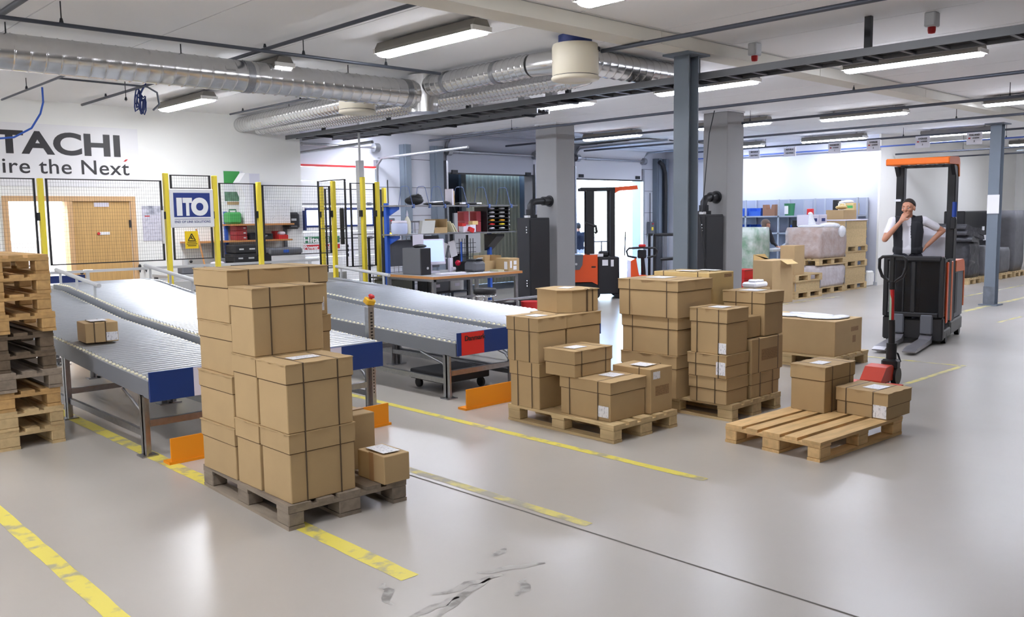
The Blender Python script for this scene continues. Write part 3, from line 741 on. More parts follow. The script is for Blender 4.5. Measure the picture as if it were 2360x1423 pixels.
# ================================================================== cartons
def wavy(x0, x1, y0, y1, z, t, rr, m):
    """thin top sheet of a strapped carton with a scalloped edge"""
    P = []; k = 9
    def side(ax, ay, bx_, by, nx, ny):
        for i in range(k):
            f = i/k; d = .006*math.sin(f*PI*5+rr.random())+.004
            P.append((ax+(bx_-ax)*f+nx*d, ay+(by-ay)*f+ny*d))
    side(x0, y0, x1, y0, 0, -1); side(x1, y0, x1, y1, 1, 0); side(x1, y1, x0, y1, 0, 1); side(x0, y1, x0, y0, -1, 0)
    return m.prism(P, z, z+t, 'z')
LABELM = mat('printed_label', (238, 238, 242), .6, var=.55, scale=1, stretch=(90, 90, 40), var_rgb=(150, 150, 160), thr=(.55, .62))
PRINT = mat('carton_print', (140, 112, 78), .8, var=1, scale=1, stretch=(60, 60, 110), var_rgb=(160, 126, 88), thr=(.44, .54))
def carton(x0, y0, z0, w_, d_, h, lb, lid=.28, straps=None, sp=(.22, .74), rz=0, m=CARD, labels=(), group=None, top=True, name='cardboard_box', slip=None, tape=False):
    """near-left-bottom corner at (x0,y0,z0); w along x, d along y"""
    t = thing(name, lb, 'box', (x0, y0, z0), rz, group); rr = random.Random(int(x0*977+y0*311+z0*53))
    e = .006 if lid else .0
    MB().bbox(e, w_-e, e, d_-e, 0, h-.006, .004).build('body', m, t)
    if lid:
        mb = MB(); lz = h*(1-lid)
        for a in ((0, w_, 0, e-.001), (0, w_, d_-e+.001, d_)): mb.box(a[0], a[1], a[2], a[3], lz, h-.004)
        for a in ((0, e-.001, e-.001, d_-e+.001), (w_-e+.001, w_, e-.001, d_-e+.001)): mb.box(a[0], a[1], a[2], a[3], lz, h-.004)
        if top: wavy(0, w_, 0, d_, h-.0055, .0055, rr, mb)
        mb.build('lid', m, t)
        # dark strip painting the shade under the rim of the lid
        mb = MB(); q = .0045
        mb.box(q, w_-q, q, d_-q, lz-.006, lz-.0005); mb.build('lid_shade', mat('lid_shade_paint', (92, 68, 44), .9), t)
    if straps:
        sw = .0045; th = .0012
        for f in sp:
            mb = MB()
            if straps == 'y':     # loop runs over the top and down the y faces
                c = w_*f
                mb.box(c-sw, c+sw, -th, 0, 0, h+th).box(c-sw, c+sw, d_, d_+th, 0, h+th).box(c-sw, c+sw, -th, d_+th, h, h+th)
            else:
                c = d_*f
                mb.box(-th, 0, c-sw, c+sw, 0, h+th).box(w_, w_+th, c-sw, c+sw, 0, h+th).box(-th, w_+th, c-sw, c+sw, h, h+th)
            mb.build('strap', STRAP, t)
    if tape:
        bx(0, w_, d_/2-.025, d_/2+.025, h-.004, h+.0008).build('tape', TAPE, t)
    for (face, a, b, c, d) in labels:      # face, horizontal from..to, vertical from..to
        q = .0012
        if face == '-x': bx(-q, e*0, a, b, c, d).build('shipping_label', LABELM, t)
        elif face == '-y': bx(a, b, -q, 0, c, d).build('shipping_label', LABELM, t)
        elif face == 'print-y': bx(a, b, -.0006, .004, c, d).build('print', PRINT, t)
        elif face == 'print-x': bx(-.0006, .004, a, b, c, d).build('print', PRINT, t)
    if slip:
        a, b, c, d = slip; MB().cb(((a+b)/2, (c+d)/2, h+.004), (b-a, d-c, .0015), (0, 0, rr.uniform(-4, 4))).build('packing_slip', LABELM, t)
    return t

# ---- front pallet, old grey wood
pallet(2.376, 4.374, 0, -2.2, WOODO, 'weathered grey pallet in the foreground under the tall box pile')
bz = .1445; fy = 4.385
carton(2.405, fy, bz, .437, .335, .404, 'lowest box at the near corner of the foreground pallet', straps='y', sp=(.24, .76))
carton(2.398, fy-.005, bz+.4055, .44, .34, .396, 'near upper box of the foreground pile with a white slip on its lid', straps='y', sp=(.25, .76), slip=(.12, .30, .12, .22))
carton(2.404, fy+.354, bz, .44, .30, .404, 'lowest box in the middle column of the foreground pile')
carton(2.402, fy+.354, bz+.4055, .44, .30, .400, 'middle box in the middle column of the foreground pile')
carton(2.398, fy+.352, bz+.807, .475, .30, .403, 'top box in the middle column of the foreground pile, strapped twice', straps='y', sp=(.24, .72))
for i, lb in enumerate(('lowest box in the far left column of the foreground pile', 'second box from below in the far left column of the foreground pile', 'third box from below in the far left column of the foreground pile', 'wide top box of the foreground pile, highest of all')):
    carton(2.40+(.012 if i == 2 else 0), 5.048, bz+.3265*i, .70, .475, .3255, lb, lid=.33, straps='y', sp=(.2, .80), labels=[('-y', .635, .665, .03, .12)] if i == 3 else ())
t_ = carton(2.99, 4.31, bz, .19, .285, .178, 'small box with white label on the front right corner of the foreground pallet', lid=0, slip=(.03, .15, .04, .24), straps=None)
bx(-.0012, .0, .11, .16, 0, .178).build('tape', TAPE, t_)
carton(2.865, 4.72, bz, .345, .29, .36, 'plain box behind the small labelled box on the foreground pallet', lid=0, tape=True)

# ---- middle pallet
pallet(5.098, 4.285, 0, -.8, WOODY, 'light pallet with low boxes near the third conveyor end')
carton(5.10, 5.085, bz, .33, .36, .39, 'lower box of the slim left column on the middle pallet', straps='x', sp=(.25, .72), lid=.3)
carton(5.085, 5.08, bz+.3915, .345, .38, .375, 'upper box of the slim left column on the middle pallet', straps='x', sp=(.28, .74), lid=.3, slip=(.08, .22, .1, .24))
carton(5.155, 4.365, bz, .44, .54, .312, 'low wide box with white label at the near corner of the middle pallet', straps='x', sp=(.24, .80), lid=.3, labels=[('-x', .02, .13, .03, .12)], slip=(.2, .36, .15, .3))
carton(5.115, 4.70, bz+.3135, .46, .34, .215, 'small box lying on the low wide box of the middle pallet', straps='y', sp=(.18, .82), lid=.5, slip=(.1, .26, .1, .22))
carton(5.602, 4.32, bz, .285, .40, .37, 'box with printed side at the right end of the middle pallet', lid=0, straps='x', sp=(.3,), labels=[('print-y', .06, .24, .14, .22), ('-y', .03, .12, .28, .34)], slip=(.05, .2, .1, .26))
carton(5.47, 5.10, bz, .42, .42, .39, 'box hidden behind the low boxes on the middle pallet', lid=.3)
carton(5.455, 5.10, bz+.3915, .44, .44, .372, 'upper box behind the slim column on the middle pallet', straps='x', sp=(.3,), lid=.3)
P_ = [(0, 0), (.36, -.14), (.43, -.02), (.26, .42), (.04, .34)]
t_ = thing('cardboard_box', 'crooked bulging box lying on top behind the slim column', 'box', (5.50, 5.20, bz+.767))
MB().prism([(0, .06), (.10, -.03), (.40, -.06), (.45, .22), (.33, .40), (.06, .36)], 0, .19, 'z').build('body', CARD, t_)
MB().prism([(-.01, .05), (.10, -.045), (.41, -.07), (.46, .22), (.33, .41), (.05, .37)], .19, .197, 'z').build('lid_flap', CARD, t_)
for x in (.26, .33): bx(x, x+.008, -.062, -.03, 0, .2).build('strap', STRAP, t_)
MB().cb((.25, .18, .2), (.16, .11, .002), (0, 0, 20)).build('packing_slip', LABELM, t_)

# ---- second pallet behind it, high load
pallet(6.33, 4.03, 0, .4, WOODY, 'light pallet under the highest boxes, behind the middle pallet')
q = 4.06
carton(6.29, q, bz, .335, .38, .222, 'lowest box at the near corner of the high-loaded pallet', lid=.45, straps='x', sp=(.3, .78))
carton(6.275, q-.005, bz+.2235, .345, .39, .2, 'flat middle box with white label at the near corner of the high-loaded pallet', lid=.45, straps='x', sp=(.2, .78), labels=[('-x', .01, .10, .03, .14)])
carton(6.285, q, bz+.4245, .33, .37, .385, 'tall upper box with white label at the near corner of the high-loaded pallet', lid=.3, straps='x', sp=(.22, .80), labels=[('-x', .005, .085, .01, .1)], slip=(.08, .22, .1, .24))
carton(6.66, 4.05, bz, .47, .42, .218, 'lowest right-hand box on the high-loaded pallet', lid=.45, straps='y', sp=(.3, .74))
carton(6.65, 4.045, bz+.22, .515, .42, .305, 'right-hand box with printed side on the high-loaded pallet', lid=0, straps='y', sp=(.22, .84), labels=[('print-y', .16, .42, .1, .2)])
carton(6.64, 4.10, bz+.5265, .235, .34, .19, 'small box wedged behind the tall upper labelled box', lid=0)
carton(6.882, 4.062, bz+.5265, .32, .43, .385, 'tall strapped box on the right of the high-loaded pallet', lid=.26, straps='x', sp=(.3, .68), slip=(.06, .24, .12, .3))
tx, ty = 6.20, 4.50
carton(tx+.02, ty+.02, bz, .5, .62, .375, 'lowest box of the three-high stack at the back of the high-loaded pallet', lid=.3)
carton(tx+.02, ty+.01, bz+.3765, .5, .62, .33, 'middle box of the three-high stack at the back of the high-loaded pallet', lid=.3, straps='x', sp=(.16, .80))
carton(tx, ty-.005, bz+.708, .52, .66, .325, 'big top box of the three-high stack, turned towards the orange stacker', lid=.28, straps='x', sp=(.18, .80), slip=(.2, .4, .3, .5))
carton(6.745, 4.56, bz, .42, .60, .60, 'tall box hidden between the stacked boxes at the back of the high-loaded pallet', lid=0)
carton(6.735, 4.54, bz+.6015, .19, .62, .475, 'pale yellowish box standing at the back of the high-loaded pallet', lid=0, m=CARDT, straps='x', sp=(.2, .82), slip=(.05, .15, .2, .4))
carton(6.932, 4.55, bz+.6015, .215, .60, .475, 'second pale yellowish box right behind the first one', lid=0, m=CARDT, straps=None, labels=[('print-y', .06, .18, .42, .45)], slip=(.05, .17, .1, .3))

# ---- right pallet, almost empty
pallet(5.745, 3.715, 0, -93.2, WOODN, 'honey-coloured half-empty pallet at lower right')
carton(6.555, 3.325, bz, .475, .31, .374, 'tall box at the far end of the half-empty pallet', lid=.3, straps='y', sp=(.24, .82), rz=-2.5, slip=(.1, .26, .09, .2))
carton(6.655, 2.862, bz, .385, .43, .21, 'low box with two white labels at the near end of the half-empty pallet', lid=.5, straps='x', sp=(.28, .80), rz=-3, labels=[('-x', .01, .12, .01, .11)], slip=(.1, .28, .12, .26))

# ---- far pallet with the big box
pallet(9.20, 4.55, 0, 0, WOODY, 'pallet carrying one big box left of the order picker')
t_ = carton(9.248, 4.585, bz, .65, 1.0, .397, 'big low box with plastic wrapping on top, left of the order picker', lid=0, labels=[('print-y', .42, .5, .12, .2), ('print-y', .38, .56, .25, .3)])
MB().ball((.3, .35, .402), (.22, .3, .012), 11, 6).ball((.42, .15, .404), (.14, .1, .02), 9, 6).ball((.25, .7, .404), (.16, .2, .016), 9, 6).ball((.5, .55, .403), (.08, .3, .014), 9, 6).build('plastic_wrap', mat('crumpled_plastic', (236, 238, 244), .25, bump=.6, bscale=20), t_)

# ---- pallet stack at the left
rr = random.Random(11)
ORD = ['bottom', 'second from below', 'third from below', 'fourth from below', 'dark fifth from below', 'dark sixth from below', 'seventh from below', 'fourth from the top', 'third from the top', 'second from the top', 'top']
zc = 0
for i in range(10):
    m_ = WOODD if i in (4, 5) else WOODO if i == 3 else WOODY if i in (0, 1) else WOODP
    lb = ('lowest' if i == 0 else 'topmost' if i == 9 else ORD[i] if i < 7 else ORD[i+1])+' pallet in the high stack at the left picture edge'
    pallet(1.355+rr.uniform(-.02, .012)-.004*i, 7.52+rr.uniform(-.015, .015), zc, rr.uniform(-.7, .7), m_, lb, 'stacked pallets at the left', ph=1.045)
    zc += .1442*1.045

# ================================================================== roller conveyors
RP = .078
rollm = {}
def conveyor(x0, x1, prof, y0, y1, lb, board, legs, rail=None):
    """prof: (y, z) of the roller tops; conveyor climbs away from the camera"""
    ys = [p[0] for p in prof]; zs = [p[1] for p in prof]; zf = lambda y: float(np.interp(y, ys, zs))
    t = thing('roller_conveyor', lb, 'conveyor', (x0, y0, 0)); W = x1-x0
    key = round(W, 3)
    if key not in rollm: rollm[key] = MB().cyl((.035, 0, 0), (W-.035, 0, 0), .025, n=14, m=0).cyl((.012, 0, .003), (.034, 0, .003), .015, n=8, m=1).cyl((W-.034, 0, .003), (W-.012, 0, .003), .015, n=8, m=1).mesh('roller', [ROLL, CAPW])
    for k in range(int((y1-y0-.06)/RP)):
        y = .05+RP*k; link('roller', rollm[key], t, (0, y, zf(y0+y)-.025))
    for s in (0, 1):
        mb = MB(); a, b = (0, .04) if s == 0 else (W-.04, W); V = []
        Y = [y0]+[y for y in ys if y0 < y < y1]+[y1]
        for xx in (a, b):
            for y in Y: V += [(xx, y-y0, zf(y)-.155), (xx, y-y0, zf(y)-.022)]
        n = len(Y); F = []
        for i in range(n-1):
            o = 2*i; q_ = 2*n
            F += [(o, o+1, o+3, o+2), (q_+o, q_+o+2, q_+o+3, q_+o+1), (o+1, q_+o+1, q_+o+3, o+3), (o, o+2, q_+o+2, q_+o)]
        F += [(0, 2*n, 2*n+1, 1), (2*n-2, 2*n-1, 4*n-1, 4*n-2)]
        mb.add(V, F); mb.build('side_frame', STEEL, t)
    bo = bx(0, W, -.03, -.012, .435, .655).build('end_board', BLUE, t)
    for a, b, m_ in board: bx(a, b, -.034, -.03, .437, .653).build('board_panel', m_, bo)
    for yy in legs:
        z = zf(yy)-.15; y = yy-y0
        for x in (.0, W-.05): MB().box(x, x+.05, y-.012, y+.012, 0, z).box(x+(0 if x == 0 else .038), x+(.012 if x == 0 else .05), y-.05, y+.05, 0, z).build('leg', GALV, t)
        for x in (.025, W-.025): bx(x-.06, x+.06, y-.06, y+.06, 0, .01).build('foot_plate', GALV, t)
        bx(.05, W-.05, y-.02, y+.02, .22, .27).build('cross_bar', GALV, t)
        for x in (.02, W-.02): MB().tube([(x, y, .26), (x, y+.08, .34), (x, y+.42, z-.01+.0)], .012, 6).build('brace', GALV, t)
    for z in (.14,):
        for x in (.03, W-.03): bx(x-.015, x+.015, legs[0]-y0, legs[-1]-y0, z, z+.05).build('floor_rail', GALV, t)
    if rail:
        for xx, ya, yb in rail:
            mb = MB().tube([(xx, ya-y0, zf(ya)+.14), (xx, yb-y0, zf(yb)+.16)], .025, 8)
            for f in (.1, .5, .9): y = ya+(yb-ya)*f; mb.box(xx-.012, xx+.012, y-y0-.012, y-y0+.012, zf(y)-.03, zf(y)+.145)
            mb.build('guide_rail', LGREY, t)
    return t
PA = [(6.45, .61), (7.2, .645), (8, .69), (9.4, .76), (10.4, .86), (11.3, .95), (12.6, .97)]
PB = [(6.4, .575), (8, .63), (9.2, .675), (10.3, .745), (12.2, .83), (13, .84)]
conveyor(2.42, 3.32, PA, 6.45, 11.85, 'leftmost roller conveyor, beside the pallet stack, with one small box on it', [(.33, .66, LAV)], (6.6, 8.4, 10.4, 11.7))
conveyor(3.36, 4.51, [(y, z+.055) for y, z in PA], 6.5, 11.85, 'second roller conveyor from the left, ending behind the foreground pile', [(.45, .72, LAV)], (6.68, 8.4, 10.4, 11.7), [(.03, 10.3, 11.8), (1.12, 10.2, 11.8)])
cv = conveyor(5.30, 6.17, PB, 6.4, 11.85, 'third roller conveyor, with the red panel on its blue end board', [(.045, .33, mat('red_board', (206, 40, 34), .5))], (6.55, 8.6, 10.4, 11.7))
text('lettering', 'Danmark', .07, BLACK, (.08, -.037, .575), '-y', cv, bold=.001, extrude=.0015)
conveyor(6.21, 7.42, [(y, z+.045) for y, z in PB], 6.45, 11.85, 'rightmost roller conveyor, below the workbench', [], (6.6, 8.6, 10.4, 11.7), [(1.19, 10.4, 11.8)])
# cross conveyor that feeds the lanes, behind the fence line
t_ = thing('feeder_conveyor', 'cross roller conveyor feeding the four lanes behind the fence', 'conveyor', (2.2, 12.15, 0)); t_.scale.z = .91
me = MB().cyl((0, 0, 0), (0, .75, 0), .03, n=12).mesh('roller', ROLL)
for k in range(46): link('roller', me, t_, (.06+.12*k, .02, .95))
for y in (0, .77): bx(0, 5.6, y-.02, y+.02, .86, 1.0).build('side_frame', LGREY, t_)
bx(0, 5.6, .80, .84, 1.16, 1.2).build('guide_rail', LGREY, t_)
bx(.3, 1.9, .845, .87, 1.02, 1.13).build('blue_skirt', NAVY, t_)
for x in (.1, 1.9, 3.7, 5.4):
    for y in (0, .77): bx(x, x+.05, y-.025, y+.025, 0, .86).build('leg', GALV, t_)
    bx(x, x+.04, .78, .82, .9, 1.17).build('rail_post', LGREY, t_)
carton(2.50, 8.02, .708, .27, .29, .178, 'small strapped box riding on the leftmost conveyor', lid=0, straps='y', sp=(.28, .62), rz=-5, labels=[('-y', .17, .265, .01, .085)], slip=(.06, .2, .06, .22))
carton(3.97, 7.02, .715, .125, .2, .12, 'small box near the end of the second conveyor, half hidden by the pile', lid=0, straps='y', sp=(.6,))

# orange floor guards in front of the conveyor ends
def guard(x0, x1, y, lb):
    t = thing('floor_guard', lb, 'guard', (x0, y, 0))
    MB().box(0, x1-x0, 0, .012, .02, .19).build('plate', ORANGE, t)
    bx(-.02, x1-x0+.02, -.01, .1, 0, .02).build('base_flange', ORANGE, t)
guard(2.47, 3.4, 6.22, 'orange floor guard in front of the leftmost conveyor')
guard(3.46, 4.28, 6.08, 'orange floor guard mostly hidden behind the foreground pile')
guard(5.10, 6.2, 6.02, 'orange floor guard in front of the third conveyor')
# emergency stop post
es = thing('emergency_stop', 'yellow emergency stop box with red button on a slim metal post', 'switch', (4.635, 6.84, 0))
MB().box(-.03, .03, -.025, .025, 0, .93).box(-.037, -.03, -.03, .03, .05, .93).build('post', GALV, es)
mb = MB()
for k in range(26): mb.box(-.012, .012, -.0265, -.025, .12+.03*k, .135+.03*k)
mb.build('slots', DARK, es)
MB().cb((0, .0, .95), (.07, .06, .012), (25, 0, 0)).build('bracket', GALV, es)
mb = MB(); mb.M = Matrix.Translation((0, 0, .985)) @ Matrix.Rotation(R(25), 4, 'X') @ Matrix.Rotation(R(12), 4, 'Y'); mb.bbox(-.05, .05, -.036, .036, -.03, .03, .01); mb.build('switch_box', mat('estop_yellow', (236, 184, 40), .4), es)
mb = MB(); mb.M = Matrix.Translation((0, 0, .985)) @ Matrix.Rotation(R(25), 4, 'X') @ Matrix.Rotation(R(12), 4, 'Y'); mb.cyl((0, 0, .03), (0, 0, .045), .018, n=12).lathe([(.03, .045), (.032, .055), (.024, .066), (.001, .07)], (0, 0, 0), 14); mb.build('button', RED, es)
# dark loading equipment under the third conveyor
t_ = thing('hand_trolley', 'dark low trolley with small wheels parked under the third conveyor', 'trolley', (5.42, 6.75, 0))
MB().bbox(.0, .62, 0, .55, .1, .2, .01).build('deck', BLACKM, t_)
for x in (.08, .54):
    for y in (.05, .5): MB().cyl((x-.015, y, .05), (x+.015, y, .05), .05, n=14).build('wheel', BLACK, t_)
# ================================================================== safety fence
def item(name, lb, cat, loc, parts, rz=0, group=None):
    t = thing(name, lb, cat, loc, rz, group)
    for p in parts: p[1].build(p[0], p[2], t)
    return t
YF = 11.97
def wires(x0, x1, z0, z1, y=0, axis='x', px=.03, pz=.045, t=.0008):
    mb = MB()
    def b(u0, u1, v0, v1):
        mb.box(u0, u1, y-t, y+t, v0, v1) if axis == 'x' else mb.box(y-t, y+t, u0, u1, v0, v1)
    n = int((x1-x0)/px)
    for i in range(1, n): c = x0+(x1-x0)*i/n; b(c-t, c+t, z0, z1)
    n = int((z1-z0)/pz)
    for i in range(1, n): c = z0+(z1-z0)*i/n; b(x0, x1, c-t, c+t)
    return mb
def panel(t, x0, x1, z0, z1, mids=(), y=0, axis='x'):
    mb = MB(); w_ = .022
    def b(u0, u1, v0, v1):
        mb.box(u0, u1, y-.012, y+.012, v0, v1) if axis == 'x' else mb.box(y-.012, y+.012, u0, u1, v0, v1)
    b(x0, x0+w_, z0, z1); b(x1-w_, x1, z0, z1); b(x0, x1, z1-w_*.6, z1); b(x0, x1, z0, z0+w_*.6)
    for z in mids: b(x0, x1, z-.006, z+.006)
    f = mb.build('panel_frame', BLACK, t)
    o = wires(x0, x1, z0, z1, y, axis).build('wire_mesh', DARK, f); o['kind'] = 'stuff'
fe = thing('safety_fence', 'black wire mesh safety fence with yellow posts in front of the lettered wall', 'fence', (3.44, YF, 0))
def post(t, x, h, y=0, w_=.06):
    p = MB().bbox(x-w_/2, x+w_/2, y-.035, y+.035, 0, h, .006).build('post', PYEL, t)
    bx(x-w_/2-.03, x-w_/2, y-.03, y+.03, 1.78, 1.88).build('lock_bracket', BLACK, p)
    bx(x-.07, x+.07, y-.07, y+.07, 0, .01).build('base_plate', PYEL, p)
ox = 3.44
for x, h in ((1.9, 2.3), (3.32, 2.3), (4.88, 2.40), (5.57, 2.38), (6.24, 2.30), (7.5, 2.34)): post(fe, x-ox, h)
panel(fe, 1.95-ox, 3.26-ox, 1.22, 2.30)
panel(fe, 3.38-ox, 4.82-ox, 1.22, 2.30)
panel(fe, 4.94-ox, 5.51-ox, 1.22, 2.38, (2.2,))
panel(fe, 5.63-ox, 6.19-ox, 1.22, 2.28)
panel(fe, 6.29-ox, 7.44-ox, 1.22, 2.26)
bx(4.79-ox, 4.815-ox, -.05, -.02, 1.45, 1.9).build('light_curtain', WHITE, fe)
f2 = thing('safety_fence', 'yellow-posted wire mesh corner bay to the right, beside the grey pole', 'fence', (7.8, 11.6, 0))
for x, y, h in ((0, 0, 2.39), (.56, .42, 2.34)): post(f2, x, h, y)
panel(f2, .06, .53, .98, 2.32, (1.5,), .45)
panel(f2, .1, .9, 1.0, 2.36, (1.6,), -.25, 'y')
f3 = thing('safety_fence', 'rear yellow-posted fence bay behind the right corner bay', 'fence', (8.1, 13.3, 0))
post(f3, .0, 2.3); post(f3, 1.3, 2.3)
panel(f3, .06, 1.24, .4, 2.27, (1.2,))
MB().bbox(7.60-3.44, 7.66-3.44, -.05, -.0, 1.35, 1.92, .01).build('gate_switch', BLACK, fe)
st = thing('company_sign', 'white framed sign with big white letters on blue, on the fence', 'sign', (4.90, YF-.06, 1.66))
MB().bbox(0, .62, 0, .02, 0, .53, .01).build('board', mat('sign_white', (232, 232, 234), .5), st)
bx(.05, .565, -.003, 0, .145, .475).build('blue_field', mat('sign_blue', (32, 54, 128), .5), st)
SW = mat('sign_letter_white', (240, 240, 240), .5)
for s, a, b in (('I', .088, .165), ('T', .175, .305), ('O', .29, .535)): fit('lettering', s, a, b, .185, .245, st, SW, bold=.075, y=-.006)
fit('lettering', 'END OF LINE SOLUTIONS', .055, .56, .065, .032, st, mat('sign_text_blue', (70, 80, 130), .5), bold=.01, spacing=1.1)
bx(.055, .56, -.001, 0, .112, .118).build('rule_line', NAVY, st)
ws = thing('warning_sign', 'small yellow warning sign hanging below the blue company sign', 'sign', (5.09, YF-.05, 1.37))
YS = mat('sign_yellow', (246, 208, 20), .5)
bx(0, .185, 0, .008, 0, .24).build('plate', YS, ws)
mb = MB(); T3 = [(.04, .11), (.145, .11), (.0925, .205)]
for i in range(3):
    a, b = Vector(T3[i]).to_3d(), Vector(T3[(i+1) % 3]).to_3d(); mb.tube([(a.x, -.002, a.y), (b.x, -.002, b.y)], .006, 6)
mb.cb((.0925, -.002, .14), (.05, .004, .012), (0, 20, 0)).cb((.09, -.002, .16), (.012, .004, .03))
mb.build('symbol', BLACK, ws)
mb = MB()
for z, w_ in ((.083, .13), (.058, .15), (.035, .12)): mb.box(.0925-w_/2, .0925+w_/2, -.002, 0, z, z+.012)
mb.build('print_lines', mat('sign_print', (90, 76, 20), .6), ws)

# ================================================================== along the lettered wall
item('calendar', 'pale wall calendar hanging right of the oak door', 'calendar', (5.46, YW, 1.44), [('sheet', bx(0, .40, -.012, -.004, 0, .56), mat('calendar_sheet', (206, 204, 216), .7, var=.5, scale=26, var_rgb=(150, 150, 172), thr=(.5, .7))), ('picture', bx(.02, .38, -.015, -.012, .42, .56), mat('calendar_picture', (214, 214, 226), .7, var=1, scale=10, var_rgb=(120, 124, 140))), ('red_marker', bx(.04, .12, -.015, -.012, .39, .405), RED)])
for x, lb in ((5.36, 'bunch of keys on a hook right of the oak door'), (5.46, 'smaller key bunch on the next hook')):
    item('key_bunch', lb, 'keys', (x, YW-.01, 1.06), [('hook', MB().cyl((0, 0, 0), (0, -.05, 0), .008), DARK), ('keys', MB().ball((0, -.05, -.02), (.025, .02, .035), 8, 6).cb((.01, -.05, -.08), (.012, .004, .08), (0, 15, 0)).cb((-.012, -.05, -.07), (.012, .004, .07), (0, -12, 0)), DARK)])
item('wall_poster', 'green and white poster on the wall behind the fence', 'poster', (6.86, YW-.008, 2.02), [('sheet', bx(0, .36, 0, .006, 0, .58), PAPER), ('green_top', bx(.01, .3, -.002, 0, .36, .57), GREEN), ('picture', bx(.01, .34, -.002, 0, .06, .22), mat('poster_green', (110, 150, 124), .6, var=.8, scale=14)), ('brown_strip', bx(.05, .3, -.002, 0, .0, .05), CARD)])
sh = thing('wall_shelf', 'two-tier wooden wall shelf behind the fence', 'shelf', (6.05, YW-.42, 0))
for z, a, b in ((1.66, .75, 2.0), (1.385, .0, 1.95)): bx(a, b-.1, 0, .4, z, z+.028).build('shelf_board', BEECH, sh)
for x in (.78, 1.9): bx(x, x+.05, .36, .41, .905, 1.9).build('upright', LBLUE if x < 1 else GREY, sh)
def fold(z):
    return [(0, 0), (.11, -.02), (.28, .05), (.28, .3), (0, .3)]
cs = thing('white_display_box', 'tall folded white cardboard display standing on the wall shelf', 'box', (7.06, YW-.34, 1.69))
MB().prism([(0, 0), (.11, 0), (.11, .86), (.04, .86), (-.08, .70), (.02, .45), (.0, .2)], 0, .22, 'y').build('front_panel', PAPER, cs)
bx(.11, .3, .0, .22, 0, .85).build('side_panel', mat('white_card_side', (214, 214, 228), .8), cs)
for i in range(2):
    for j in range(2):
        item('white_carton', ('left' if i == 0 else 'right')+(' lower' if j == 0 else ' upper')+' white carton at the right end of the wall shelf', 'box', (7.46+.225*i, YW-.36, 1.6895+.205*j), [('body', bx(0, .22, 0, .28, 0, .203), PAPER), ('label', bx(.05, .17, -.002, 0, .04, .14), LABELM)], group='white cartons on the wall shelf')
item('green_case', 'green plastic case on the upper wall shelf', 'case', (6.76, YW-.36, 1.6895), [('body', MB().bbox(0, .24, 0, .22, 0, .2, .03), GREEN), ('handle', MB().tube([(.06, .1, .2), (.06, .1, .24), (.18, .1, .24), (.18, .1, .2)], .012, 6), DGREEN)])
for k in range(3): item('red_toolbox', ('lowest', 'middle', 'topmost')[k]+' of the dark red tool boxes on the lower wall shelf', 'toolbox', (6.88, YW-.36, 1.414+.082*k), [('body', MB().bbox(0, .2, 0, .24, 0, .08, .008), REDD), ('latch', bx(.13, .17, -.008, 0, .03, .05), LGREY)], group='red tool boxes on the wall shelf')
item('black_tray', 'black open tray with tools on the lower wall shelf', 'tray', (7.12, YW-.38, 1.414), [('tray', MB().box(0, .42, 0, .28, 0, .02).box(0, .02, 0, .28, .02, .1).box(.4, .42, 0, .28, .02, .1).box(.02, .4, 0, .02, .02, .06).box(.02, .4, .26, .28, .02, .12), BLACK), ('tools', MB().ball((.2, -.0, .05), (.1, .03, .03)).cyl((.25, .1, .06), (.38, .12, .06), .02), LGREY)])
item('red_bin', 'red parts bin at the right end of the lower wall shelf', 'bin', (7.66, YW-.38, 1.414), [('bin', MB().prism([(0, 0), (.26, 0), (.26, .14), (.2, .14), (.06, .07), (0, .07)], 0, .18, 'x'), RED), ('contents', MB().ball((.1, .1, .1), (.07, .07, .04)), LAV)])
item('paper_dispenser', 'black paper towel dispenser on the wall by the corner', 'dispenser', (7.925, YW, 1.58), [('housing', MB().bbox(0, .26, -.22, 0, 0, .30, .04), BLACK), ('window', bx(.08, .18, -.224, -.21, .15, .19), LGREY), ('slot', bx(.07, .19, -.224, -.21, .04, .06), GREY)])
item('exit_sign', 'small green sign above the black paper dispenser', 'sign', (7.93, YW, 1.90), [('plate', bx(0, .14, -.01, 0, 0, .16), DGREEN), ('pictogram', MB().box(.03, .06, -.012, -.01, .03, .13).box(.07, .11, -.012, -.01, .05, .11), LAV)])
item('floor_squeegee', 'dark blue flat board on edge at the wall corner', 'board', (8.34, YW-.08, 1.55), [('board', bx(0, .03, -.03, .05, 0, .36), NAVY)])
item('copier', 'office copier with white front and dark top beside the fence', 'copier', (7.16, YW-.75, 0), [('body', MB().bbox(.15, .80, 0, .6, 0, 1.15, .015), mat('copier_white', (222, 222, 226), .4)), ('dark_side', bx(0, .15, .02, .58, 0, 1.2), BLACK), ('scanner_lid', MB().bbox(.1, .74, -.02, .56, 1.155, 1.27, .03), GREY), ('drawer_handle', MB().box(.38, .56, -.006, 0, 1.02, 1.045).box(.38, .56, -.006, 0, .62, .645), GREY), ('drawer_gap', MB().box(.16, .79, -.002, .0, .93, .938).box(.16, .79, -.002, 0, .55, .558), DARK), ('display', bx(.36, .46, -.03, -.02, 1.19, 1.24), LBLUE)])
bn_ = thing('side_bench', 'grey side bench under the wall shelf', 'bench', (5.55, YW-.75, 0))
bx(0, 1.6, 0, .7, .86, .9).build('top', LAMIN, bn_)
for x in (.02, 1.53):
    for y in (.02, .63): bx(x, x+.05, y, y+.05, 0, .86).build('leg', GREY, bn_)
